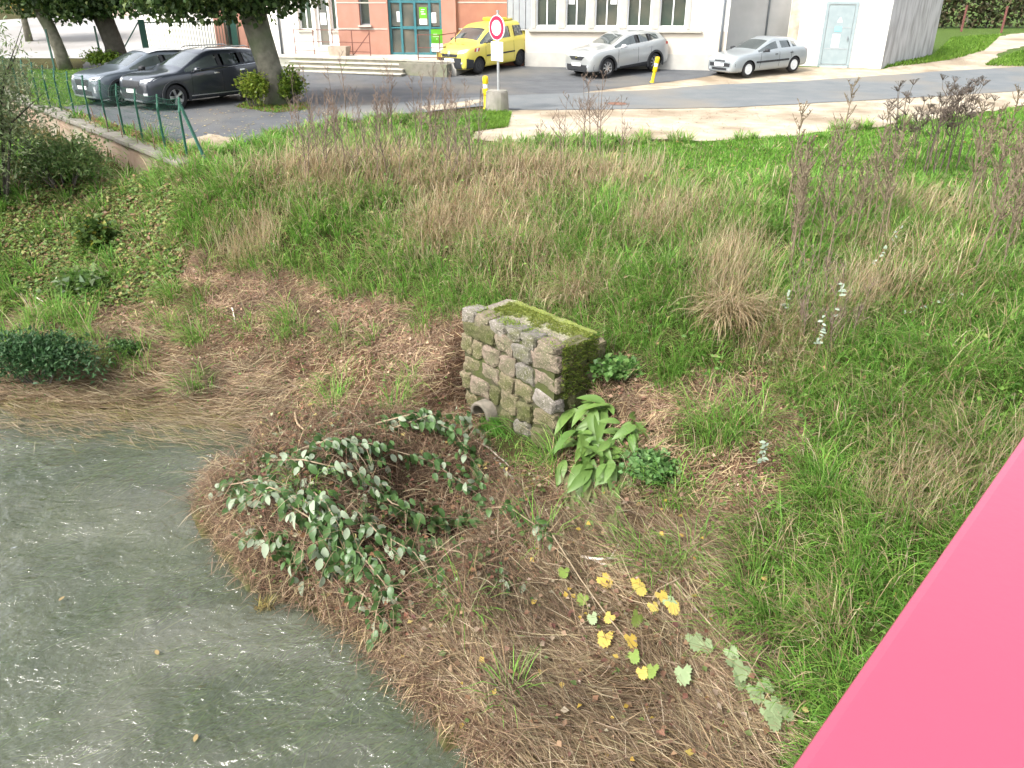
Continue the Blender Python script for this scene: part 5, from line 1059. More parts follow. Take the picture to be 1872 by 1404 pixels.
L_dark = foliage('branch_leaf', .2,.4,.4, (.030,.075,.020),(.065,.125,.032), attr=False); L_pale = foliage('branch_leaf_back', .2,.65,.2, (.185,.235,.155),(.27,.315,.225), attr=False)
L_map = foliage('maple_yellow', .3,.55,.3, (.42,.27,.03),(.50,.42,.12), attr=False); L_mapg = foliage('maple_green', .3,.55,.3, (.13,.21,.03),(.21,.27,.07), attr=False); L_mapp = foliage('maple_pale', .25,.6,.25, (.17,.235,.11),(.25,.31,.17), attr=False)
L_wh = foliage('poplar_white', .2,.6,.2, (.20,.26,.19),(.31,.36,.29), attr=False); m_twig = pm('twig_bark', (.20,.155,.10), (.27,.21,.14), 14, .9)
dk_me = [leaf_mesh('dock_leaf%d' % i, .30+.05*i, .115+.015*i, .18, .30+.1*i, 7, .9, 0, .02) for i in range(3)]; dk_w = [leaf_mesh('wilt_leaf%d' % i, .34, .085, .35, .15+.2*i, 7, .9, 0, .06) for i in range(2)]
for m_ in dk_me: m_.materials.append(L_dock)
for m_ in dk_w: m_.materials.append(L_wilt)
p = G(1092,812); up = Vector(TN(np.array(p.x), np.array(p.y)))
dp = empty('broad_leaved_plant', p, 0, 'big broad leaved green plant right of the stone headwall', 'plant')
CENT = [Vector(G(x, y)) for x, y in ((1058,770),(1100,765),(1145,800),(1060,820),(1105,825),(1075,875),(1120,860))]
for i in range(150):
    a = random.uniform(0, 2*math.pi); t = random.random()**.6; el = R(52)*(1-t) - R(30) + random.uniform(-.2,.2)
    cq = CENT[i % len(CENT)] - Vector(p); off = cq + Vector((random.uniform(-.14,.14), random.uniform(-.14,.14), random.uniform(.05,.26)))
    d = Vector((math.cos(a)*math.cos(el), math.sin(a)*math.cos(el), math.sin(el)))*.8 + Vector((0,-.25,.0)); d.normalize()
    o = put_leaf(random.choice(dk_me), None, dp, off + d*.06, d, Vector((0,-.3,1)) + d*.2, random.uniform(.65,1.15), random.uniform(-.5,.5))
for i in range(60):       # wilted leaves combed down the slope
    q = G(random.uniform(1030,1130), random.uniform(850,970)); d = Vector((random.uniform(-.35,.15),-.9,-.35)); 
    o = put_leaf(random.choice(dk_w if i % 3 else dk_me), None, dp, Vector(q) - Vector(p) + Vector((0,0,.10)), d, up + Vector((random.uniform(-.5,.5),0,0)), random.uniform(.7,1.25), random.uniform(-.5,.5), 'wilted_leaf')
p0 = Vector(p)
shrub('mallow_clump', G(1190,868), .50,.36,.17, 900,.075, [(.10,.20,.06),(.14,.25,.085),(.07,.15,.04)],[3,3,2],'round clump of small scalloped green leaves below the broad plant', 6, 'plant', 1.0, None, .1, .03, 9)
shrub('mallow_clump', G(1135,695), .56,.30,.17, 800,.075, [(.08,.18,.04),(.12,.22,.06),(.06,.13,.03)],[3,3,2],'clump of scalloped green leaves above the broad plant', 6, 'plant', 1.0, None, .1, .03, 9)
br_me = [leaf_mesh('branch_leaf%d' % i, .105+.018*i, .062+.011*i, .12, .12+.15*i, 5, .95) for i in range(3)]; br_pale = [m.copy() for m in br_me]
for m_ in br_me: m_.materials.append(L_dark)
for m_ in br_pale: m_.materials.append(L_pale)
def leafy_branch(pts, label, n=44, pale=.5, hang=.3, s=1.0, lift=.16, ra=.012, gid='leafy branches caught in the debris mound'):
    n = int(n*2.1); lift = lift + .05; pale *= .45
    W_ = [Vector(G(x, y)) + Vector((0,0,lift*(1.5 if 0 < i < len(pts)-1 else .55))) for i, (x, y) in enumerate(pts)]; r = empty('leafy_branch', W_[0], 0, label, 'branch', gid)
    b = MB(); b.tube([w - W_[0] for w in W_], [ra*(1-.75*i/(len(W_)-1)) for i in range(len(W_))], 6); b.build('stem', m_twig, r, True)
    for k in range(n):
        t = (k+.5)/n*(len(W_)-1); i = int(min(t, len(W_)-2)); A = W_[i].lerp(W_[i+1], t-i) - W_[0]; ax = (W_[i+1]-W_[i]).normalized(); sd2 = ax.cross(Vector((0,0,1))).normalized()*(1 if k % 2 else -1)
        d = ax*.55 + sd2*random.uniform(.4,1) + Vector((random.uniform(-.3,.3),random.uniform(-.4,.1),random.uniform(-.5,.3)-hang)); fl = random.random() < pale
        nn = Vector((random.uniform(-.6,.6),random.uniform(-.9,.1),random.uniform(.3,1)))
        put_leaf(random.choice(br_pale if fl else br_me), None, r, A + Vector((random.uniform(-.13,.13),random.uniform(-.13,.13),random.uniform(-.08,.07))), d, nn, s*random.uniform(.7,1.15), random.uniform(-.5,.5))
leafy_branch([(690,790),(760,800),(830,830),(880,880)], 'leafy branch arching over the top of the mound toward the pipe', 64, .25, .2, 1.0, .20)
leafy_branch([(720,800),(790,806),(850,800),(885,815)], 'short leafy branch at the mound top nearest the stone headwall', 34, .5, .25, 1.0, .22)
leafy_branch([(590,830),(680,850),(790,880),(900,935)], 'long leafy branch across the middle of the mound', 60, .35, .3, 1.0, .16)
leafy_branch([(480,855),(560,880),(650,900),(740,960)], 'pale leafed branch on the upper left of the mound', 66, .65, .35, 1.05, .15)
leafy_branch([(430,930),(500,930),(570,960),(640,1000)], 'pale leafed branch over the water side of the mound', 66, .75, .45, 1.1, .15)
leafy_branch([(560,900),(600,960),(630,1010),(640,1070)], 'leafy branch hanging straight down the mound face', 58, .55, .5, 1.1, .15)
leafy_branch([(450,980),(500,1010),(540,1040),(570,1070)], 'low leafy branch drooping to the water at the mound foot', 46, .5, .5, 1.1, .10)
leafy_branch([(680,900),(720,960),(800,985),(870,960)], 'dark leafed branch beside the hollow of the mound', 56, .15, .35, 1.0, .16)
leafy_branch([(860,940),(930,950),(980,985),(1005,1000)], 'thin leafy branch trailing right of the hollow', 40, .2, .25, .85, .08)
leafy_branch([(640,1080),(680,1120),(700,1170),(710,1190)], 'small leafy branch dipping into the river edge', 34, .2, .4, .9, .07)
leafy_branch([(760,1000),(840,1030),(930,1080),(960,1120)], 'sparse leafy branch below the hollow of the mound', 30, .3, .2, .75, .06)
leafy_branch([(400,900),(440,915),(500,905),(560,920)], 'pale leafed branch at the upstream tip of the mound', 50, .6, .4, 1.0, .12)
leafy_branch([(600,1010),(660,1040),(700,1090),(740,1130)], 'dark leafed branch low on the river face of the mound', 46, .25, .4, 1.0, .10)
leafy_branch([(520,930),(580,990),(610,1050),(620,1085)], 'pale leafed branch hanging toward the water beside the dark one', 54, .6, .5, 1.1, .14)
leafy_branch([(640,930),(690,1000),(760,1040),(820,1110)], 'mixed leafed branch running down past the hollow', 46, .35, .35, .95, .10)
leafy_branch([(540,840),(600,842),(660,850),(700,870)], 'pale leafed branch along the ridge of the mound', 40, .8, .3, 1.0, .14)
# dead branches
m_drift = pm('driftwood', (.42,.37,.30), (.52,.47,.40), 10, .85, bump=.5, bscale=30); m_birch = pm('birch_bark', (.50,.49,.46), (.10,.095,.09), 26, .8); m_tanw = pm('tan_branch', (.28,.20,.12), (.36,.27,.17), 10, .85)
def stick(name, pts, rad, mat, label, lift=.05, side=()):
    W_ = [Vector(G(x, y)) + Vector((0,0,lift)) for x, y in pts]; r = empty(name, W_[0], 0, label, 'branch'); b = MB(); W2 = []
    for i in range(len(W_)-1):
        for k in range(3): W2.append(W_[i].lerp(W_[i+1], k/3) + Vector((random.uniform(-.012,.012),random.uniform(-.012,.012),random.uniform(-.008,.012))))
    W2.append(W_[-1]); n = len(W2); b.tube([w-W_[0] for w in W2], [rad*(1-.6*i/n) for i in range(n)], 7); b.build('stem', mat, r, True)
    for sp in side:
        S_ = [Vector(G(x, y)) + Vector((0,0,lift)) - W_[0] for x, y in sp]; b = MB(); b.tube(S_, [rad*.6*(1-.5*i/len(S_)) for i in range(len(S_))], 6); b.build('side_twig', mat, r, True)
stick('birch_branch', [(905,845),(935,880),(970,928)], .020, m_birch, 'white and black birch stick lying below the pipe', .06)
stick('birch_branch', [(868,812),(905,835),(930,860)], .014, m_drift, 'pale thin stick behind the birch stick below the pipe', .07)
stick('dead_branch', [(540,765),(545,790),(600,830),(598,850)], .018, m_tanw, 'pale crooked twig standing out on the mound ridge', .12, [[(598,838),(560,870),(545,885)],[(545,860),(525,890),(512,905)]])
stick('dead_branch', [(1060,1028),(1110,1030),(1150,1032)], .020, m_drift, 'forked bleached stick lying on the straw below the wilted leaves', .07, [[(1115,1030),(1130,1005),(1140,990)],[(1080,1030),(1100,1040),(1120,1042)]])
stick('dead_branch', [(425,570),(430,590),(432,600)], .014, m_drift, 'short pale stick upright in the brown debris on the left', .08)
stick('dead_branch', [(60,545),(80,560),(60,575)], .018, m_drift, 'grey forked stick beside the ivy on the left bank', .09, [[(55,570),(40,545)]])
# maple sprigs
mp_me = {k: leaf_mesh('maple_' + k, .130, .12, .15, .22, 6, 1, 5) for k in 'ygp'}; mp_me['y'].materials.append(L_map); mp_me['g'].materials.append(L_mapg); mp_me['p'].materials.append(L_mapp)
def sprig(pts, leaves, label, s=1.0, lift=.17):
    W_ = [Vector(G(x, y)) + Vector((0,0,lift)) for x, y in pts]; r = empty('maple_sprig', W_[0], 0, label, 'branch', 'maple sprigs on the straw'); b = MB(); b.tube([w-W_[0] for w in W_], [.010*(1-.6*i/len(W_)) for i in range(len(W_))], 6); b.build('stem', m_twig, r, True)
    for x, y, c in leaves:
        q = Vector(G(x, y)) + Vector((0,0,lift*1.1)); put_leaf(mp_me[c], None, r, q-W_[0], (random.uniform(-.6,.6),-.8,-.25), (random.uniform(-.4,.4),-.55,.9), s*random.uniform(.8,1.2), random.uniform(-.4,.4))
sprig([(1010,1000),(1060,1080),(1110,1150),(1180,1240)], [(1030,1065,'g'),(1100,1080,'y'),(1065,1115,'g'),(1080,1150,'p'),(1115,1150,'y'),(1105,1185,'y'),(1150,1190,'y'),(1165,1150,'g'),(1155,1220,'g'),(1190,1245,'g'),(1170,1250,'y'),(1165,1095,'y')], 'yellow and green leaved maple sprig on the straw of the lower bank')
sprig([(1240,1080),(1200,1100),(1190,1120)], [(1205,1110,'y'),(1190,1130,'y'),(1218,1122,'p'),(1225,1128,'y'),(1160,1085,'y')], 'short maple sprig with pale yellow leaves above the long sprig')
sprig([(1230,1090),(1300,1170),(1360,1230),(1420,1330)], [(1265,1190,'p'),(1285,1200,'p'),(1330,1215,'p'),(1335,1235,'p'),(1355,1245,'p'),(1350,1260,'p'),(1390,1275,'p'),(1375,1285,'p'),(1405,1310,'p'),(1425,1320,'p'),(1395,1325,'p'),(1410,1335,'p'),(1245,1250,'p')], 'pale green leaved maple sprig lying toward the red railing', 1.1)
# ------------------------------------------------------------------ tall dead weeds and saplings
m_dead = pm('dead_stalk', (.115,.085,.07), (.17,.125,.095), 20, .9); m_deadr = pm('red_brown_stalk', (.14,.075,.05), (.18,.11,.07), 20, .9)
def weed_mesh(kind, h, seed):
    rnd = random.Random(seed); b = MB(); lx, ly = rnd.uniform(-.12,.12)*h, rnd.uniform(-.08,.08)*h
    pt = lambda s: Vector((lx*s*s, ly*s*s, h*s)); r0 = .010 if kind != 'plume' else .011
    b.tube([pt(k/5) for k in range(6)], [r0*(1-.7*k/5) for k in range(6)], 4, False)
    nb = {'bare': 12, 'plume': 24, 'umbel': 5, 'sapling': 11}[kind]; L_ = []
    for k in range(nb):
        s = rnd.uniform(.25 if kind != 'plume' else .35, .97); a = rnd.uniform(0, 6.28); l = {'bare': .30*(1.05-s)+.06, 'plume': .26*(1.1-s)+.05, 'umbel': .22, 'sapling': .42*(1.05-s)+.08}[kind]*h*rnd.uniform(.6,1.1)
        up_ = 1.5 if kind != 'sapling' else 1.1; d = Vector((math.cos(a), math.sin(a), up_)).normalized(); e = pt(s) + d*l; mid = pt(s) + d*l*.5 + Vector((math.cos(a),math.sin(a),0))*l*.06
        if kind == 'umbel': s = rnd.uniform(.5,.85); e = pt(s) + d*l*1.2; mid = (pt(s)+e)/2 + Vector((math.cos(a),math.sin(a),0))*.05
        b.tube([pt(s), mid, e], [.0055,.0045,.003], 3, False); L_.append((mid, e))
        if kind in ('bare','sapling'):
            for _ in range(3):
                t = rnd.uniform(.3,.9); q = mid.lerp(e, t); dd = Vector((rnd.uniform(-1,1),rnd.uniform(-1,1),rnd.uniform(.4,1.6))).normalized(); b.tube([q, q+dd*l*.35], [.0035,.002], 3, False)
        if kind == 'plume':
            for _ in range(6):
                q = pt(s).lerp(e, rnd.uniform(.15,1)); dd = Vector((rnd.uniform(-1,1),rnd.uniform(-1,1),rnd.uniform(.0,1.5))).normalized()*.035; sdv = dd.cross(Vector((rnd.random(),rnd.random(),.3))).normalized()*.008
                b.add([q-sdv, q+sdv, q+dd], [(0,1,2)])
    if kind == 'umbel':
        for top in [pt(1.0)] + [e for _, e in L_]:
            for k in range(13):
                a = rnd.uniform(0,6.28); rr = rnd.uniform(.02,.085); e = top + Vector((math.cos(a)*rr, math.sin(a)*rr, .035+rnd.uniform(-.01,.02))); b.tube([top-Vector((0,0,.02)), e], [.003,.002], 3, False); s_ = .012
                b.add([e+Vector((-s_,-s_,0)), e+Vector((s_,-s_,.004)), e+Vector((s_,s_,0)), e+Vector((-s_,s_,.006))], [(0,1,2,3)])
    return b.mesh('weed')
WM = {k: [weed_mesh(k, h, i*7+3) for i, h in enumerate(hs)] for k, hs in dict(bare=(.95,1.15,1.3,1.45), plume=(1.1,1.35,1.5), umbel=(.95,1.1,1.25), sapling=(1.0,1.2,1.35)).items()}
for k, mm in WM.items():
    for m_ in mm: m_.materials.append({'bare': m_dead, 'plume': pm('mugwort_plume',(.125,.098,.062),(.18,.145,.10),9,.95), 'umbel': pm('umbel_stalk',(.075,.06,.048),(.11,.085,.065),20,.9), 'sapling': m_dead}[k])
def weeds(kind, name, n, x0, x1, y0, y1, label, cat, group, s0=.8, s1=1.15):
    for i in range(n):
        q = G(random.uniform(x0,x1), random.uniform(y0,y1)); o = link(name, random.choice(WM[kind])); o.location = Vector(q) - Vector((0,0,.03)); o.rotation_euler = (random.uniform(-.10,.10),random.uniform(-.10,.10),random.uniform(0,6.28)); s = random.uniform(s0,s1); o.scale = (s,s,s)
        tag(o, label, cat, group)
weeds('bare','dead_weed_stalk',52, 545,880,245,345,'bare brown weed stalk in the thicket below the car park','weed','weed thicket below the car park',1.0,1.45)
weeds('sapling','bare_sapling',9, 960,1150,262,330,'bare branching brown stem before the pale sand verge','weed','bare stems before the sand verge',1.0,1.4)
weeds('plume','mugwort_stalk',26, 1420,1620,370,510,'tall brown plumed weed left of the seed heads on the lawn','weed','plumed weeds on the lawn',1.0,1.45)
weeds('umbel','seed_head_stalk',20, 1600,1765,290,345,'dark flat topped seed head stalk before the sand verge','weed','flat topped seed heads',1.15,1.6)
weeds('plume','mugwort_stalk',22, 1755,1890,350,530,'grey brown plumed weed in the thicket at the right edge','weed','plumed weeds at the right edge',1.1,1.5)
weeds('bare','dead_weed_stalk',9, 1415,1560,560,690,'thin reddish weed stem rising through the grass of the right bank','weed','thin stems on the right bank',.6,.95)
wl = [leaf_mesh('white_leaf', .060, .030, .15, .2, 4)]; wl[0].materials.append(L_wh)
def white_twig(pts, n, label, lift=.35):
    W_ = [Vector(G(x, y)) + Vector((0,0,lift)) for x, y in pts]; r = empty('white_leaved_twig', W_[0], 0, label, 'sapling', 'white leaved saplings'); b = MB(); b.tube([w-W_[0] for w in W_], .005, 5); b.build('stem', m_deadr, r, True)
    for k in range(n):
        t = (k+.5)/n*(len(W_)-1); i = int(min(t,len(W_)-2)); A = W_[i].lerp(W_[i+1],t-i)-W_[0]; put_leaf(wl[0], None, r, A, (random.uniform(-1,1),random.uniform(-.8,.2),random.uniform(-.4,.4)), (random.uniform(-.5,.5),-.6,.8), random.uniform(.7,1.2))
white_twig([(1640,612),(1690,590),(1750,570)], 14, 'twig lined with small white leaves above the arching grass tussock', .28)
white_twig([(1590,530),(1610,490),(1640,455)], 11, 'slanting twig with small white leaves among the plumed weeds', .35)
def white_sap(px, py, h, n, label):
    q = G(px, py); r = empty('white_leaved_sapling', q, 0, label, 'sapling', 'white leaved saplings'); b = MB(); tp = Vector((.12*h,.05,h)); b.tube([(0,0,-.03), tp*.5+Vector((.02,0,0)), tp], [.008,.006,.003], 5); b.build('stem', m_deadr, r, True)
    for k in range(n): put_leaf(wl[0], None, r, tp*random.uniform(.45,1), (random.uniform(-1,1),random.uniform(-1,.3),random.uniform(-.2,.5)), (random.uniform(-.5,.5),-.6,.8), random.uniform(.8,1.4))
white_sap(1475,690,1.0,16,'sapling with a tuft of small white leaves in the right bank grass'); white_sap(1425,600,.55,9,'short sapling with a few white leaves at the foot of the plumed weeds'); white_sap(1505,640,.95,12,'white leaved sapling among thin reddish stems'); white_sap(1385,870,.42,16,'small silver leaved sapling beside the right debris patch')
# ------------------------------------------------------------------ grass, straw, litter (uncountable)
CT, STt = math.cos(PITCH), math.sin(PITCH)
def proj(x, y, z):
    zc = y*CT - (z-CAMZ)*STt; yc = y*STt + (z-CAMZ)*CT; return 936 + FPX*x/zc, 702 - FPX*yc/zc
def sample(n, x0=-16, x1=17, y0=3.0, y1=24, falloff=10.0):
    """random spots on the visible side of the bank, thinning out with distance"""
    X = RNG.uniform(x0, x1, n*4); Y = RNG.uniform(y0, y1, n*4); k = RNG.random(n*4) < np.clip((falloff/np.maximum(Y, 1))**1.2, 0, 1)
    X, Y = X[k], Y[k]; Z = TZ(X, Y); px, py = proj(X, Y, Z); k = (px > -140) & (px < 2010) & (py > 120) & (py < 1540)
    X, Y = X[k][:n], Y[k][:n]; return X, Y
_hu, _hv = np.array((hu.x, hu.y)), np.array((-hu.y, hu.x))
def in_head(x, y, m=0.0):
    a = (x-FLp.x)*_hu[0]+(y-FLp.y)*_hu[1]; b_ = (x-FLp.x)*_hv[0]+(y-FLp.y)*_hv[1]; return (a > -m) & (a < HW+m) & (b_ > -.12-m) & (b_ < HD-.1)
def in_front(x, y):
    a = (x-FLp.x)*_hu[0]+(y-FLp.y)*_hu[1]; b_ = (x-FLp.x)*_hv[0]+(y-FLp.y)*_hv[1]; return (a > .05) & (a < HW+.15) & (b_ > -.75) & (b_ < .1)
def wob(x, y, s=0): return x + (fbm(x*1.5, y*1.5, 40+s)-.5)*.7, y + (fbm(x*1.5, y*1.5, 50+s)-.5)*.7
def inz(x, y, polys, s=0):
    if isinstance(polys[0], tuple): polys = [polys]
    wx, wy = wob(x, y, s); r = np.zeros(np.shape(x), bool)
    for p in polys: r |= inpoly(wx, wy, p)
    return r
SAND_XY = [(p.x, p.y) for p in sand_poly]; LOT_XY = [(p.x, p.y) for p in lot_poly]; ROAD_XY = [(p.x, p.y) for p in road_poly]
def bare(x, y):    # paved or sandy places
    wx, wy = x + (vn(x*2,y*2,91)-.5)*.35, y + (vn(x*2,y*2,92)-.5)*.35
    return inpoly(wx, wy, SAND_XY) | inpoly(wx, wy, LOT_XY) | inpoly(wx, wy, ROAD_XY)
def leftwall(x, y): return ((x-WALL_A[0])*_wn[0] + (y-WALL_A[1])*_wn[1] < .25) & ((x-WALL_A[0])*_wd[0] + (y-WALL_A[1])*_wd[1] > -.2)
DRYP = [(760,320,1.6),(900,330,1.5),(1040,330,1.3),(880,400,1.2),(950,470,.9),(800,430,.7),(1140,330,.8),(1240,400,.7),(1330,480,.55),(1320,540,.5),(1040,540,.5),(1680,500,.9),(1420,640,.5),(640,300,1.5),(560,330,.9),(1190,440,.5),(1760,870,.6),(1700,400,.7),(400,500,.5),(470,460,.4),(1560,560,.4),(1500,1000,.35),(1400,980,.4),(1650,930,.35),(1480,1150,.35)]
DRYW = [(*G(a, b_)[:2], r) for a, b_, r in DRYP]
def dryness(x, y):
    d = .40*fbm(x*.9, y*.9, 101) + .35*fbm(x*3.1, y*3.1, 103) - .26
    for cx, cy, r in DRYW: d = d + .42*np.exp(-((x-cx)**2+(y-cy)**2)/(r*r))
    return np.clip(d, .04, .88)
def slope_dir(x, y): n = TN(x, y, .4); return np.arctan2(n[..., 1], n[..., 0]), np.hypot(n[..., 0], n[..., 1])
UPZ = np.array((0., 0., 1.))
# tussocks over the bank
cx, cy = sample(5200, falloff=11); cz = TZ(cx, cy)
k = (cz > .25) & ~in_head(cx, cy, .05) & ~in_front(cx, cy) & ~bare(cx, cy)
for zz, s, keep in ((Z_WRACK, 1, .06), (Z_WRACK2, 2, .15), (Z_STRAW, 3, .20), (Z_MOUND, 4, .02), (Z_LAWN, 5, .10), (Z_COVER, 6, .25), (Z_DOCK, 11, .04)): k &= ~inz(cx, cy, zz, s) | (RNG.random(len(cx)) < keep)
wl_ = leftwall(cx, cy); k &= ~(wl_ & (cy > 19)) | (RNG.random(len(cx)) < .3)
cx, cy, cz = cx[k], cy[k], cz[k]; print('tussocks', len(cx))
size = (.55 + .9*fbm(cx*.8, cy*.8, 111)) * np.where(cz > 2.72, .62, 1.0); dr = dryness(cx, cy); sd_a, sd_m = slope_dir(cx, cy)
nb = RNG.integers(40, 76, len(cx)); ti = np.repeat(np.arange(len(cx)), nb); n = len(ti)
a = RNG.uniform(0, 2*np.pi, n); r = RNG.uniform(0, 1, n)**.6*.20*size[ti]; X = cx[ti]+np.cos(a)*r; Y = cy[ti]+np.sin(a)*r; Z = TZ(X, Y)-.01
bias = .9; ax = np.cos(a) + bias*np.cos(sd_a[ti]) * np.minimum(1, sd_m[ti]*3) + RNG.normal(0,.35,n); ay = np.sin(a) + bias*np.sin(sd_a[ti])*np.minimum(1, sd_m[ti]*3) + RNG.normal(0,.35,n)
isd = RNG.random(n) < dr[ti]; lush = inz(cx, cy, Z_LUSH, 7)[ti]
tone = (.78 + .5*fbm(cx*1.2, cy*1.2, 117))[ti][:, None]; col = np.where(isd[:, None], jitcol(DRY, [3,3,2,1.5], n), jitcol(GR, [3,3,2,1.2], n)*np.where(lush, 1.0, 1.0)[:, None]) * tone
L = RNG.uniform(.26,.64,n)*size[ti]*np.where(isd, 1.12, 1.0); keep = ~in_head(X, Y, -.03)
print('bank blades', keep.sum())
o = blades('bank_grass', np.stack([X,Y,Z],-1)[keep], np.tile(UPZ,(keep.sum(),1)), np.arctan2(ay,ax)[keep], L[keep], RNG.uniform(.006,.012,n)[keep]*np.maximum(1,np.hypot(X,Y)[keep]/11), RNG.uniform(.05,.75,n)[keep], RNG.uniform(.4,1.5,n)[keep], col[keep], nseg=3)
tag(o, 'mixed green and dry tussock grass covering the river bank', 'grass')
# filler between the tussocks
X, Y = sample(90000, falloff=10); Z = TZ(X, Y); k = (Z > .18) & ~in_head(X, Y, -.02) & ~bare(X, Y) & ~inz(X, Y, Z_LAWN, 5)
for zz, s, keep in ((Z_WRACK, 1, .07), (Z_WRACK2, 2, .28), (Z_STRAW, 3, .13), (Z_MOUND, 4, .03), (Z_COVER, 6, .6), (Z_DOCK, 11, .2)): k &= ~inz(X, Y, zz, s) | (RNG.random(len(X)) < keep)
X, Y, Z = X[k], Y[k], Z[k]; n = len(X); dr = dryness(X, Y)*.9; isd = RNG.random(n) < dr; sa, sm = slope_dir(X, Y)
col = np.where(isd[:, None], jitcol(DRY,[3,3,1,2],n), jitcol(GR,[3,2,3,1],n)*.95)
o = blades('undergrowth_grass', np.stack([X,Y,Z-.01],-1), np.tile(UPZ,(n,1)), RNG.uniform(0,6.28,n), RNG.uniform(.08,.26,n), RNG.uniform(.007,.013,n)*np.maximum(1,np.hypot(X,Y)/11), RNG.uniform(.1,1.1,n), RNG.uniform(.2,1.0,n), col, nseg=2)
tag(o, 'short green and tan grass between the tussocks', 'grass')
# lawn
X = RNG.uniform(0.5, 19, 330000); Y = RNG.uniform(13.5, 30, 330000); Z = TZ(X, Y); k = inz(X, Y, Z_LAWN, 5) & ~bare(X, Y); px, py = proj(X, Y, Z); k &= (px < 2010); X, Y, Z = X[k][:52000], Y[k][:52000], Z[k][:52000]; n = len(X)
ln = (.6+.8*fbm(X*1.3,Y*1.3,131)); o = blades('lawn_grass', np.stack([X,Y,Z-.005],-1), np.tile(UPZ,(n,1)), RNG.uniform(0,6.28,n), RNG.uniform(.06,.13,n)*ln, RNG.uniform(.012,.02,n), RNG.uniform(.1,.8,n), RNG.uniform(.1,.8,n), np.where((RNG.random(n) < .08)[:,None], jitcol(DRY,[1,1,1,1],n), jitcol([(.115,.26,.032),(.155,.30,.042),(.08,.20,.026)],[2,2,1],n))*(.8+.4*fbm(X*.9,Y*.9,133))[:,None], nseg=2)
tag(o, 'short bright green lawn beside the sand verge', 'grass')
# verge and far grass in small tufts
def strip(name, poly, nn, L0, L1, cols, wts, label, w=.02):
    P = np.array(poly); X = RNG.uniform(P[:,0].min(),P[:,0].max(),nn); Y = RNG.uniform(P[:,1].min(),P[:,1].max(),nn); k = inpoly(X, Y, poly); X, Y = X[k], Y[k]; n = len(X)
    o = blades(name, np.stack([X,Y,LZ(X,Y)-.02],-1), np.tile(UPZ,(n,1)), RNG.uniform(0,6.28,n), RNG.uniform(L0,L1,n), w, RNG.uniform(.05,.8,n), RNG.uniform(.1,.9,n), jitcol(cols,wts,n), nseg=2); tag(o, label, 'grass')
LG = [(.12,.23,.028),(.155,.27,.036),(.09,.18,.022)]
strip('verge_grass', [tuple(GL(*q)[:2]) for q in ((60,190),(105,196),(170,190),(262,150),(262,124),(50,128))], 26000, .06,.16, LG,[1,1,1], 'green grass between the fence and the parked cars')
strip('hut_grass', [tuple(GL(*q)[:2]) for q in ((1612,124),(1706,101),(1740,70),(1830,64),(1800,92),(1760,104),(1690,116))], 60000, .08,.22, LG,[1,1,1], 'green grass along the side of the hut', .035)
strip('far_grass', [tuple(GL(*q)[:2]) for q in ((1800,120),(1872,121),(2050,118),(2050,88),(1872,92),(1820,108))], 26000, .08,.2, LG,[1,1,1], 'green grass beside the sand path at the far right', .035)
strip('sign_grass', [tuple(GL(*q)[:2]) for q in ((850,210),(905,198),(935,208),(928,232),(870,240),(850,228))], 9000, .06,.18, LG,[1,1,1], 'green grass tuft at the foot of the concrete block')
strip('tree_foot_grass', [tuple(GL(*q)[:2]) for q in ((430,196),(500,207),(570,200),(560,188),(450,186))], 5000, .05,.14, LG+[(.22,.12,.06)],[1,1,1,1.2], 'grass and brown leaves at the foot of the lichen grey trunk')
# tall hazy dry stems
n0 = 14000; pc = RNG.integers(0, len(DRYW), n0); D_ = np.array(DRYW); X = D_[pc,0]+RNG.normal(0,1,n0)*D_[pc,2]*.75; Y = D_[pc,1]+RNG.normal(0,1,n0)*D_[pc,2]*.75
k = ~bare(X, Y) & ~in_head(X, Y) & ~inz(X, Y, Z_STRAW, 3) & ~inz(X, Y, Z_WRACK, 1); X, Y = X[k], Y[k]; Z = TZ(X, Y); k = Z > 1.2; X, Y, Z = X[k], Y[k], Z[k]; n = len(X); sa, sm = slope_dir(X, Y)
o = blades('dry_stems', np.stack([X,Y,Z],-1), np.tile(UPZ,(n,1)), RNG.normal(-.9,1.2,n), RNG.uniform(.35,.75,n)*(.7+.6*fbm(X*2,Y*2,141)), RNG.uniform(.0035,.0065,n)*np.maximum(1,np.hypot(X,Y)/11), RNG.uniform(0,.4,n), RNG.uniform(.1,.9,n), jitcol([(.47,.39,.25),(.40,.31,.185),(.54,.46,.31),(.30,.215,.13)],[3,3,2,1.5],n), nseg=3)
tag(o, 'tall fine dry grass stems standing over the bank', 'dry grass')
# big arching tussocks named in the picture
def tussock(px, py, n, L, cols, wts, label, az0=-1.57, spread=1.3, name='arching_tussock', w=.009):
    q = G(px, py); X = q.x+RNG.normal(0,.11,n); Y = q.y+RNG.normal(0,.09,n); r = empty(name, q, 0, label, 'grass tussock'); Z = TZ(X, Y)
    blades('blades', np.stack([X-q.x,Y-q.y,Z-q.z],-1), np.tile(UPZ,(n,1)), RNG.normal(az0,spread,n), RNG.uniform(.55,1.1,n)*L, w, RNG.uniform(.05,.55,n), RNG.uniform(1.1,2.1,n), jitcol(cols,wts,n), nseg=4, parent=r, kind=False)
tussock(1600,640,420,.62,GR+[(.33,.26,.15)],[3,2,3,1,1],'big arching dark green tussock below the white leaved twig')
tussock(1330,600,520,.95,DRY,[3,3,2,1],'tall tan tuft of standing dry grass above the right debris patch', -1.2, 1.6)
tussock(1045,545,240,.6,DRY,[3,2,3,1],'pale tan tuft drooping over the back of the headwall', -1.6, .8)
tussock(880,560,160,.45,GR,[1,1,1,1],'green tuft growing behind the left corner of the headwall')
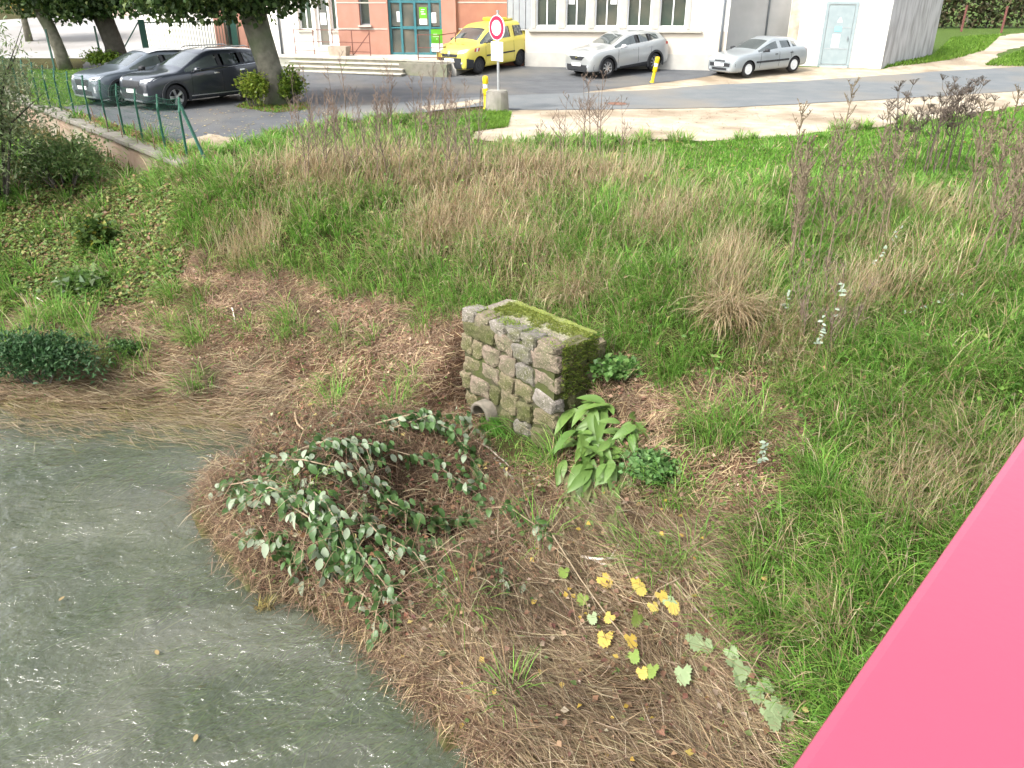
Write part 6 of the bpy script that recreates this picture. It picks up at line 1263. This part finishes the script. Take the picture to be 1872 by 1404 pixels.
pb = hpt(pu+.03, -.14, pz-.18); pq = G(965,850); n = 240; r = empty('hanging_grass', pb, 0, 'bright green grass tuft hanging from the pipe mouth', 'grass tussock'); dv = Vector(pq)-pb
X = RNG.normal(0,.05,n); Y = RNG.normal(0,.04,n); blades('blades', np.stack([X,Y,RNG.uniform(-.05,.05,n)],-1), np.tile(UPZ,(n,1)), RNG.normal(math.atan2(dv.y,dv.x),.30,n), RNG.uniform(.45,1.0,n)*.85, .009, RNG.uniform(.6,1.3,n), RNG.uniform(.7,1.3,n), jitcol([(.08,.21,.03),(.11,.25,.04),(.06,.16,.02)],[2,2,1],n), nseg=4, parent=r, kind=False)
# moss fuzz on the headwall
n0 = 9000; u_ = RNG.uniform(.06,HW-.02,n0); v_ = RNG.uniform(.14,HD-.1,n0); iu = np.clip(((u_-.04)/(HW-.08)*59).astype(int),0,59); iv = np.clip(((v_-.16)/(HD-.16)*49).astype(int),0,49); k = moss[iu,iv] > .45; u_, v_, iu, iv = u_[k], v_[k], iu[k], iv[k]; n = len(u_)
o = blades('moss', np.stack([u_,v_,Zt[iu,iv]-.005],-1), np.tile(UPZ,(n,1)), RNG.uniform(0,6.28,n), RNG.uniform(.015,.05,n), .010, RNG.uniform(.1,1,n), .5, jitcol([(.135,.17,.025),(.18,.205,.04),(.09,.125,.018)],[2,2,1],n), nseg=2, parent=hw)
n0 = 2600; u_ = RNG.uniform(0,HW,n0); kk = RNG.random(n0) < .3+.7*(fbm(u_*4,u_*0,151) > .5); u_ = u_[kk]; n = len(u_)
o = blades('edge_moss', np.stack([u_,RNG.uniform(-.02,.22,n),HH+RNG.uniform(.03,.075,n)],-1), np.tile(UPZ,(n,1)), RNG.uniform(0,6.28,n), RNG.uniform(.015,.045,n), .011, RNG.uniform(.2,1.3,n), .5, jitcol([(.13,.20,.025),(.18,.24,.04)],[1,1],n), nseg=2, parent=hw)
n0 = 5200; u_ = RNG.uniform(0,HW,n0); z_ = RNG.uniform(.1,HH,n0); kk = (fbm(u_*5,z_*5,153) > .47) | (RNG.random(n0) < .15); u_, z_ = u_[kk], z_[kk]; n = len(u_)
o = blades('joint_moss', np.stack([u_,np.full(n,.012),z_],-1), np.tile(np.array((0.,-1.,.25))/1.03,(n,1)), RNG.uniform(0,6.28,n), RNG.uniform(.02,.055,n), .013, RNG.uniform(.2,1.3,n), .5, jitcol([(.05,.065,.014),(.035,.042,.012),(.085,.10,.022),(.05,.036,.02)],[2,2,1,1],n), nseg=2, parent=hw)
n0 = 2600; v_ = RNG.uniform(.02,HD-.1,n0); z_ = HH+.05-RNG.random(n0)**1.6*.75; kk = fbm(v_*5,z_*5,157) > .40; v_, z_ = v_[kk], z_[kk]; n = len(v_)
o = blades('side_moss', np.stack([np.full(n,HW+.055),v_,z_],-1), np.tile(np.array((1.,0.,.25))/1.03,(n,1)), RNG.uniform(0,6.28,n), RNG.uniform(.02,.06,n), .014, RNG.uniform(.2,1.3,n), .5, jitcol([(.10,.14,.02),(.15,.19,.03),(.06,.085,.018),(.08,.06,.03)],[2,2,2,1],n), nseg=2, parent=hw)
# flattened straw
def straw(name, poly, n, L0, L1, az, azs, cols, wts, label, w=(.005,.010), th=(1.25,1.75), lift=.05, s=3, seg=2, hole=.75):
    A_ = np.array([q for pl_ in poly for q in pl_]); X = RNG.uniform(A_[:,0].min()-.4,A_[:,0].max()+.4,n*9); Y = RNG.uniform(A_[:,1].min()-.4,A_[:,1].max()+.4,n*9); k = ((fbm(X*2.1,Y*2.1,165+s) > .44) | (RNG.random(len(X)) > hole)) & inz(X, Y, poly, s) & ~in_head(X, Y, -.02) & (TZ(X, Y) > -.01) & ~inz(X, Y, Z_HOLLOW, 0); X, Y = X[k][:n], Y[k][:n]; n = len(X); Z = np.maximum(TZ(X, Y), 0) + RNG.uniform(0,1,n)**1.5*lift
    A = az + (fbm(X*1.1,Y*1.1,161)-.5)*1.6 + RNG.normal(0,azs,n) + np.where(RNG.random(n) < .5, np.pi, 0); tone = (.35+1.25*fbm(X*2.6,Y*2.6,163))[:,None]
    o = blades(name, np.stack([X,Y,Z],-1), TN(X,Y), A, RNG.uniform(L0,L1,n), RNG.uniform(*w,n), RNG.uniform(*th,n), RNG.normal(0,.25,n), jitcol(cols,wts,n,.3)*tone, M_STRAW, seg); print(name, n); return tag(o, label, 'straw')
ST = TAN
straw('shelf_straw', [Z_STRAW[0]], 8500, .20,.6, 0.05,.38, ST,[3,3,2,2,1], 'flattened pale straw on the low shelf at the left water edge', s=3, seg=3)
straw('bank_straw', [Z_STRAW[1]], 24000, .12,.60, -.82,.50, ST+[(.13,.09,.06)],[3,3,1.6,3,.8,1.5], 'combed down tan straw on the lower bank', w=(.003,.008), s=3, seg=3, lift=.10)
straw('mound_straw', [Z_MOUND], 20000, .10,.45, -.6,.8, BRN+[(.24,.185,.12),(.07,.048,.03)],[3,1.5,3.5,.6,1,2.2], 'matted brown straw over the debris mound', w=(.004,.008), s=4, seg=3, lift=.10, th=(1.0,1.75))
straw('flood_litter', Z_WRACK, 20000, .04,.22, 0,1.2, BRN,[3,3,2,2.2], 'reddish brown flood litter along the debris lines', w=(.008,.016), s=1, lift=.05, hole=.3)
straw('brown_litter', Z_WRACK2+Z_WRACK+[Z_DOCK], 24000, .10,.35, .3,.9, BRN+DRY[:2],[2,2,2,1.5,1.5,1.5], 'brown stems mixed into the litter beside the headwall', w=(.005,.010), s=2, lift=.07, hole=.4)
X, Y = sample(26000, falloff=10); k = inz(X, Y, [Z_MOUND], 4) & (TZ(X,Y) > .05); X, Y = X[k][:2600], Y[k][:2600]; n = len(X)
o = blades('mound_stems', np.stack([X,Y,TZ(X,Y)+RNG.uniform(.0,.16,n)],-1), np.tile(UPZ,(n,1)), RNG.normal(-1.6,1.5,n), RNG.uniform(.3,.9,n), RNG.uniform(.005,.010,n), RNG.uniform(.7,1.5,n), RNG.uniform(.2,1.3,n), jitcol(BRN+TAN,[2,2,2,1,2,2,1,1,1],n,.3), M_STRAW, 4); tag(o, 'tangle of arching dead stems over the debris mound', 'straw')
straw('cover_straw', [Z_COVER], 5000, .06,.25, 0,1.2, DRY+BRN,[2,2,1,2,1,1,1,1], 'dead stems lying among the leaves of the left bank', s=6)
# hanging straw fringe over the water edge of the mound
edge = [Vector(G(*q)) for q in ((400,850),(370,905),(400,965),(430,1015),(470,1062),(560,1094),(640,1146),(700,1206),(760,1276),(850,1346),(900,1404))]
E_ = np.array([tuple(e) for e in edge]); n = 6000; t = RNG.uniform(0,len(E_)-1.001,n); i = t.astype(int); f = (t-i)[:,None]; P = E_[i]*(1-f)+E_[i+1]*f; P[:, :2] += RNG.normal(0,.10,(n,2)) + np.array((.07,.05)); P[:,2] = np.maximum(TZ(P[:,0],P[:,1]),0)+RNG.uniform(.0,.16,n)
o = blades('edge_straw', P, np.tile(UPZ,(n,1)), RNG.normal(-2.0,1.7,n), RNG.uniform(.06,.34,n), RNG.uniform(.004,.008,n), RNG.uniform(1.0,2.0,n), RNG.uniform(-.3,.9,n), jitcol(BRN+DRY[:2],[3,2,3,1,1,1],n), M_STRAW, 3); tag(o, 'ragged straw fringe hanging over the water edge', 'straw')
# low leafy ground cover and leaf litter
def litter(name, polys, n, ls, cols, wts, label, lift=.04, s=8, up_=1.2, asp=.75):
    A_ = np.array([q for pl_ in polys for q in pl_]); X = RNG.uniform(A_[:,0].min()-.4,A_[:,0].max()+.4,n*8); Y = RNG.uniform(A_[:,1].min()-.4,A_[:,1].max()+.4,n*8); k = inz(X, Y, polys, s) & ~in_head(X, Y, -.02) & (TZ(X,Y) > 0.0); X, Y = X[k][:n], Y[k][:n]; n = len(X); P = np.stack([X,Y,TZ(X,Y)+RNG.uniform(.0,1,n)*lift],-1)
    D = unit(np.stack([RNG.normal(0,1,n),RNG.normal(0,1,n),RNG.normal(0,.25,n)],-1)); N = unit(TN(X,Y)*up_+rvec(n)*.6); S = RNG.uniform(.6,1.3,n)*ls; o = leaf_cloud(name, P, D, N, S, S*asp, jitcol(cols,wts,n,.3)); o['kind'] = 'stuff'; tag(o, label, 'leaves'); print(name, n)
litter('ground_cover', [Z_COVER], 12000, .09, [(.11,.18,.04),(.16,.22,.06),(.08,.13,.035),(.28,.25,.09),(.22,.14,.08)],[3,3,2,1.4,1.6], 'low mixed leaves covering the left bank', .14)
litter('flood_leaves', Z_WRACK+Z_WRACK2+[Z_DOCK], 2600, .055, [(.22,.12,.075),(.32,.20,.13),(.15,.08,.055),(.42,.32,.22)],[3,2,2,1], 'brown fallen leaves among the flood litter', .10)
litter('mound_leaves', [Z_MOUND], 2600, .068, [(.05,.11,.025),(.09,.15,.035),(.24,.13,.07),(.35,.27,.10),(.30,.33,.20),(.20,.09,.06)],[3,2,2,1,1,1.2], 'small green and brown leaves stuck in the debris mound', .17)
litter('bank_leaves', [Z_STRAW[1]], 1300, .065, [(.17,.095,.058),(.24,.155,.095),(.30,.24,.17),(.12,.055,.04),(.36,.25,.05),(.10,.14,.04)],[3,2,1.5,1.5,.8,1], 'fallen leaves scattered over the lower straw', .17)
litter('green_sprigs', Z_WRACK2+[Z_STRAW[0]]+Z_WRACK, 2000, .05, [(.06,.13,.02),(.09,.17,.03)],[1,1], 'small green sprigs in the brown litter', .08)
Z_SLOPE = zone((340,330),(700,290),(1100,310),(1500,330),(1872,340),(1900,760),(1500,800),(1200,660),(1000,540),(600,500),(400,450))
litter('bank_herbs', [Z_SLOPE], 5200, .075, [(.10,.21,.035),(.15,.27,.05),(.07,.15,.03),(.24,.26,.09),(.28,.20,.10)],[3,3,2,1,1], 'small broad weeds scattered through the bank grass', .28, up_=.8, asp=.6)
litter('lush_leaves', [Z_LUSH], 2600, .05, [(.07,.15,.02),(.10,.19,.03)],[1,1], 'small broad leaves among the lush right bank grass', .18)
litter('autumn_leaves', [Z_LAWN, Z_LUSH], 130, .075, [(.42,.26,.10),(.50,.38,.14),(.30,.16,.08)],[1,1,1], 'scattered autumn leaves on the grass', .12)
n = 420; q = [GL(random.uniform(250,600), random.uniform(200,262)) for _ in range(n)]; P = np.array([tuple(v) for v in q]); P[:,2] = LZ(P[:,0],P[:,1])+.012
k = inpoly(P[:,0],P[:,1],LOT_XY); P = P[k]; n = len(P); S = RNG.uniform(.6,1.3,n)*.075; o = leaf_cloud('car_park_leaves', P, unit(np.stack([RNG.normal(0,1,n),RNG.normal(0,1,n),np.full(n,.05)],-1)), np.tile(UPZ,(n,1))+rvec(n)*.15, S, S*.8, jitcol([(.42,.33,.12),(.30,.19,.09),(.48,.42,.26)],[1,1,1],n), fold=.08); o['kind'] = 'stuff'; tag(o,'fallen leaves on the asphalt under the plane tree','leaves')
n = 900; t = RNG.uniform(0,9,n); P = np.array((WA.x,WA.y))+np.outer(t,(wdv.x,wdv.y))+np.outer(RNG.normal(.30,.10,n),_wn); P = np.stack([P[:,0],P[:,1],np.full(n,2.815)+RNG.uniform(0,.04,n)],-1); S = RNG.uniform(.6,1.3,n)*.07; o = leaf_cloud('wall_leaves', P, unit(np.stack([RNG.normal(0,1,n),RNG.normal(0,1,n),RNG.normal(0,.2,n)],-1)), UPZ+rvec(n)*.5, S, S*.8, jitcol([(.26,.14,.07),(.36,.22,.11),(.16,.10,.05)],[1,1,1],n)); o['kind'] = 'stuff'; tag(o,'brown leaves drifted behind the coping','leaves')
# river weed under the surface and straw floating at the shelf
n = 4500; X = RNG.uniform(-9,0,n); Y = RNG.uniform(4,11.5,n); k = (TZ(X,Y) < -.08) & (fbm(X*.9,Y*.9,171) > .555); X, Y = X[k], Y[k]; n = len(X)
o = blades('river_weed', np.stack([X,Y,RNG.uniform(-.15,-.055,n)],-1), np.tile(UPZ,(n,1)), RNG.normal(R(215),.35,n), RNG.uniform(.15,.45,n), RNG.uniform(.012,.03,n), 1.5, .1, jitcol([(.20,.28,.07),(.14,.20,.05),(.26,.31,.12),(.05,.06,.03)],[2,2,1,2],n), nseg=2); tag(o,'green river weed streaming just below the surface','water weed')
n = 2600; tt = RNG.uniform(0,1,n); X = -8.4+tt*4.1; Y = 11.75-.55*tt+RNG.normal(0,.18,n)-RNG.random(n)**3*.9; o = blades('floating_straw', np.stack([X,Y,np.maximum(TZ(X,Y),0)+RNG.uniform(.015,.05,n)],-1), np.tile(UPZ,(n,1)), RNG.normal(-.35,.35,n), RNG.uniform(.15,.6,n), RNG.uniform(.004,.009,n), RNG.uniform(1.45,1.6,n), 0, jitcol(TAN+[(.16,.15,.05)],[3,2,2,1,1,2],n), M_STRAW, 2); tag(o,'straw floating along the shelf of the left bank','straw')
WP = [Wz(x_,y_,0)+(r_,) for x_,y_,r_ in ((640,1230,.45),(560,1160,.35),(760,1330,.4),(300,1080,.5),(400,1190,.35),(540,1310,.45),(250,850,.5),(60,820,.6),(340,1300,.4))]
n = 5200; i = RNG.integers(0,len(WP),n); W3 = np.array([(a,b_,r_) for a,b_,_,r_ in WP]); X = W3[i,0]+RNG.normal(0,1,n)*W3[i,2]*.6; Y = W3[i,1]+RNG.normal(0,1,n)*W3[i,2]*.35; k = TZ(X,Y) < -.05; X, Y = X[k], Y[k]; n = len(X)
o = blades('weed_beds', np.stack([X,Y,RNG.uniform(-.13,-.06,n)],-1), np.tile(UPZ,(n,1)), RNG.normal(R(215),.45,n), RNG.uniform(.12,.4,n), RNG.uniform(.012,.03,n), 1.52, .08, jitcol([(.20,.27,.06),(.13,.17,.04),(.28,.30,.10),(.10,.075,.035)],[2,2,1,1.5],n), nseg=2); tag(o,'patches of yellow green weed waving under the river surface','water weed')
q = Vector(Wz(482,1112,.0)); r = empty('river_tussock', q, 0, 'small brown tuft breaking the water beside the mound', 'grass tussock'); n = 90
blades('blades', np.stack([RNG.normal(0,.05,n),RNG.normal(0,.03,n),RNG.uniform(-.03,.06,n)],-1), np.tile(UPZ,(n,1)), RNG.uniform(0,6.28,n), RNG.uniform(.06,.16,n), .008, RNG.uniform(.5,1.4,n), .5, jitcol([(.20,.15,.05),(.12,.09,.04),(.28,.24,.08)],[1,1,1],n), nseg=3, parent=r, kind=False)

# far hedge behind the hut, seen at the top right
hb = GL(1790,50); hg = empty('far_hedge', hb, 0, 'dark rough hedge behind the grass at the far right', 'hedge'); n = 9000
P = np.stack([RNG.uniform(-9,16,n), RNG.normal(0,.5,n), RNG.uniform(0,1,n)**.8*2.6],-1); P[:,2] *= (.7+.6*fbm(P[:,0]*.6,P[:,1]*0,181)); S = RNG.uniform(.6,1.3,n)*.28
leaf_cloud('foliage', P, rvec(n), unit(rvec(n)+UPZ), S, S*.7, jitcol([(.075,.07,.035),(.05,.065,.025),(.11,.09,.05)],[1,1,1],n), M_LEAF, hg)
b = MB()
for k in range(9): b.tube([(-8+k*2.8,0,-.1),(-8+k*2.8+.2,0,1.6)], [.06,.03], 5)
b.build('stem', m_barkd, hg)
for k,(x_,y_) in enumerate(((1757,58),(1830,60))):
    q = GL(x_,y_); b = MB(); b.box((0,0,.7),(.09,.09,1.4)); b.box((0,0,1.41),(.11,.11,.03)); o = b.build('red_post', pm('faded_red_post',(.17,.07,.06),None,8,.8)); o.location = q; tag(o,'faded red post at the far hedge, %s of the two' % ('left' if k == 0 else 'right'),'post','red posts at the far hedge')

fl_me = leaf_mesh('floating_leaf', .085, .045, .05, .05, 4)
fl_me.materials.append(foliage('floating_leaf_tan', .1,.5,.4, (.20,.14,.06),(.26,.20,.09), attr=False))
for x_,y_,w_ in ((285,1188,'nearest the middle of the river'),(360,1342,'at the bottom of the river'),(108,1098,'at the far left')):
    q = Vector(Wz(x_,y_,.035)); o = bpy.data.objects.new('floating_leaf', fl_me); COL.objects.link(o); o.location = q; o.rotation_euler = (random.uniform(-.1,.1),random.uniform(-.1,.1),random.uniform(0,6.28)); tag(o,'tan leaf floating on the water, '+w_,'leaf','leaves floating on the river')

n0 = 16000; P = np.array(SAND_XY); X = RNG.uniform(P[:,0].min(),P[:,0].max(),n0); Y = RNG.uniform(P[:,1].min(),P[:,1].max(),n0); k = inpoly(X,Y,SAND_XY) & ~inpoly(X,Y,ROAD_XY) & ~inpoly(X,Y,LOT_XY) & (fbm(X*.9,Y*.9,191) > .42); X, Y = X[k], Y[k]; n = len(X); S = RNG.uniform(.5,1.6,n)*.035
o = leaf_cloud('sand_gravel', np.stack([X,Y,LZ(X,Y)+.0],-1), unit(np.stack([RNG.normal(0,1,n),RNG.normal(0,1,n),np.full(n,.02)],-1)), np.tile(UPZ,(n,1))+rvec(n)*.2, S, S*.9, jitcol([(.22,.17,.11),(.40,.35,.28),(.14,.11,.075),(.12,.14,.05)],[3,2,2,1],n), fold=.15); o['kind'] = 'stuff'; tag(o,'loose gravel and dead leaves on the sand verge','gravel')
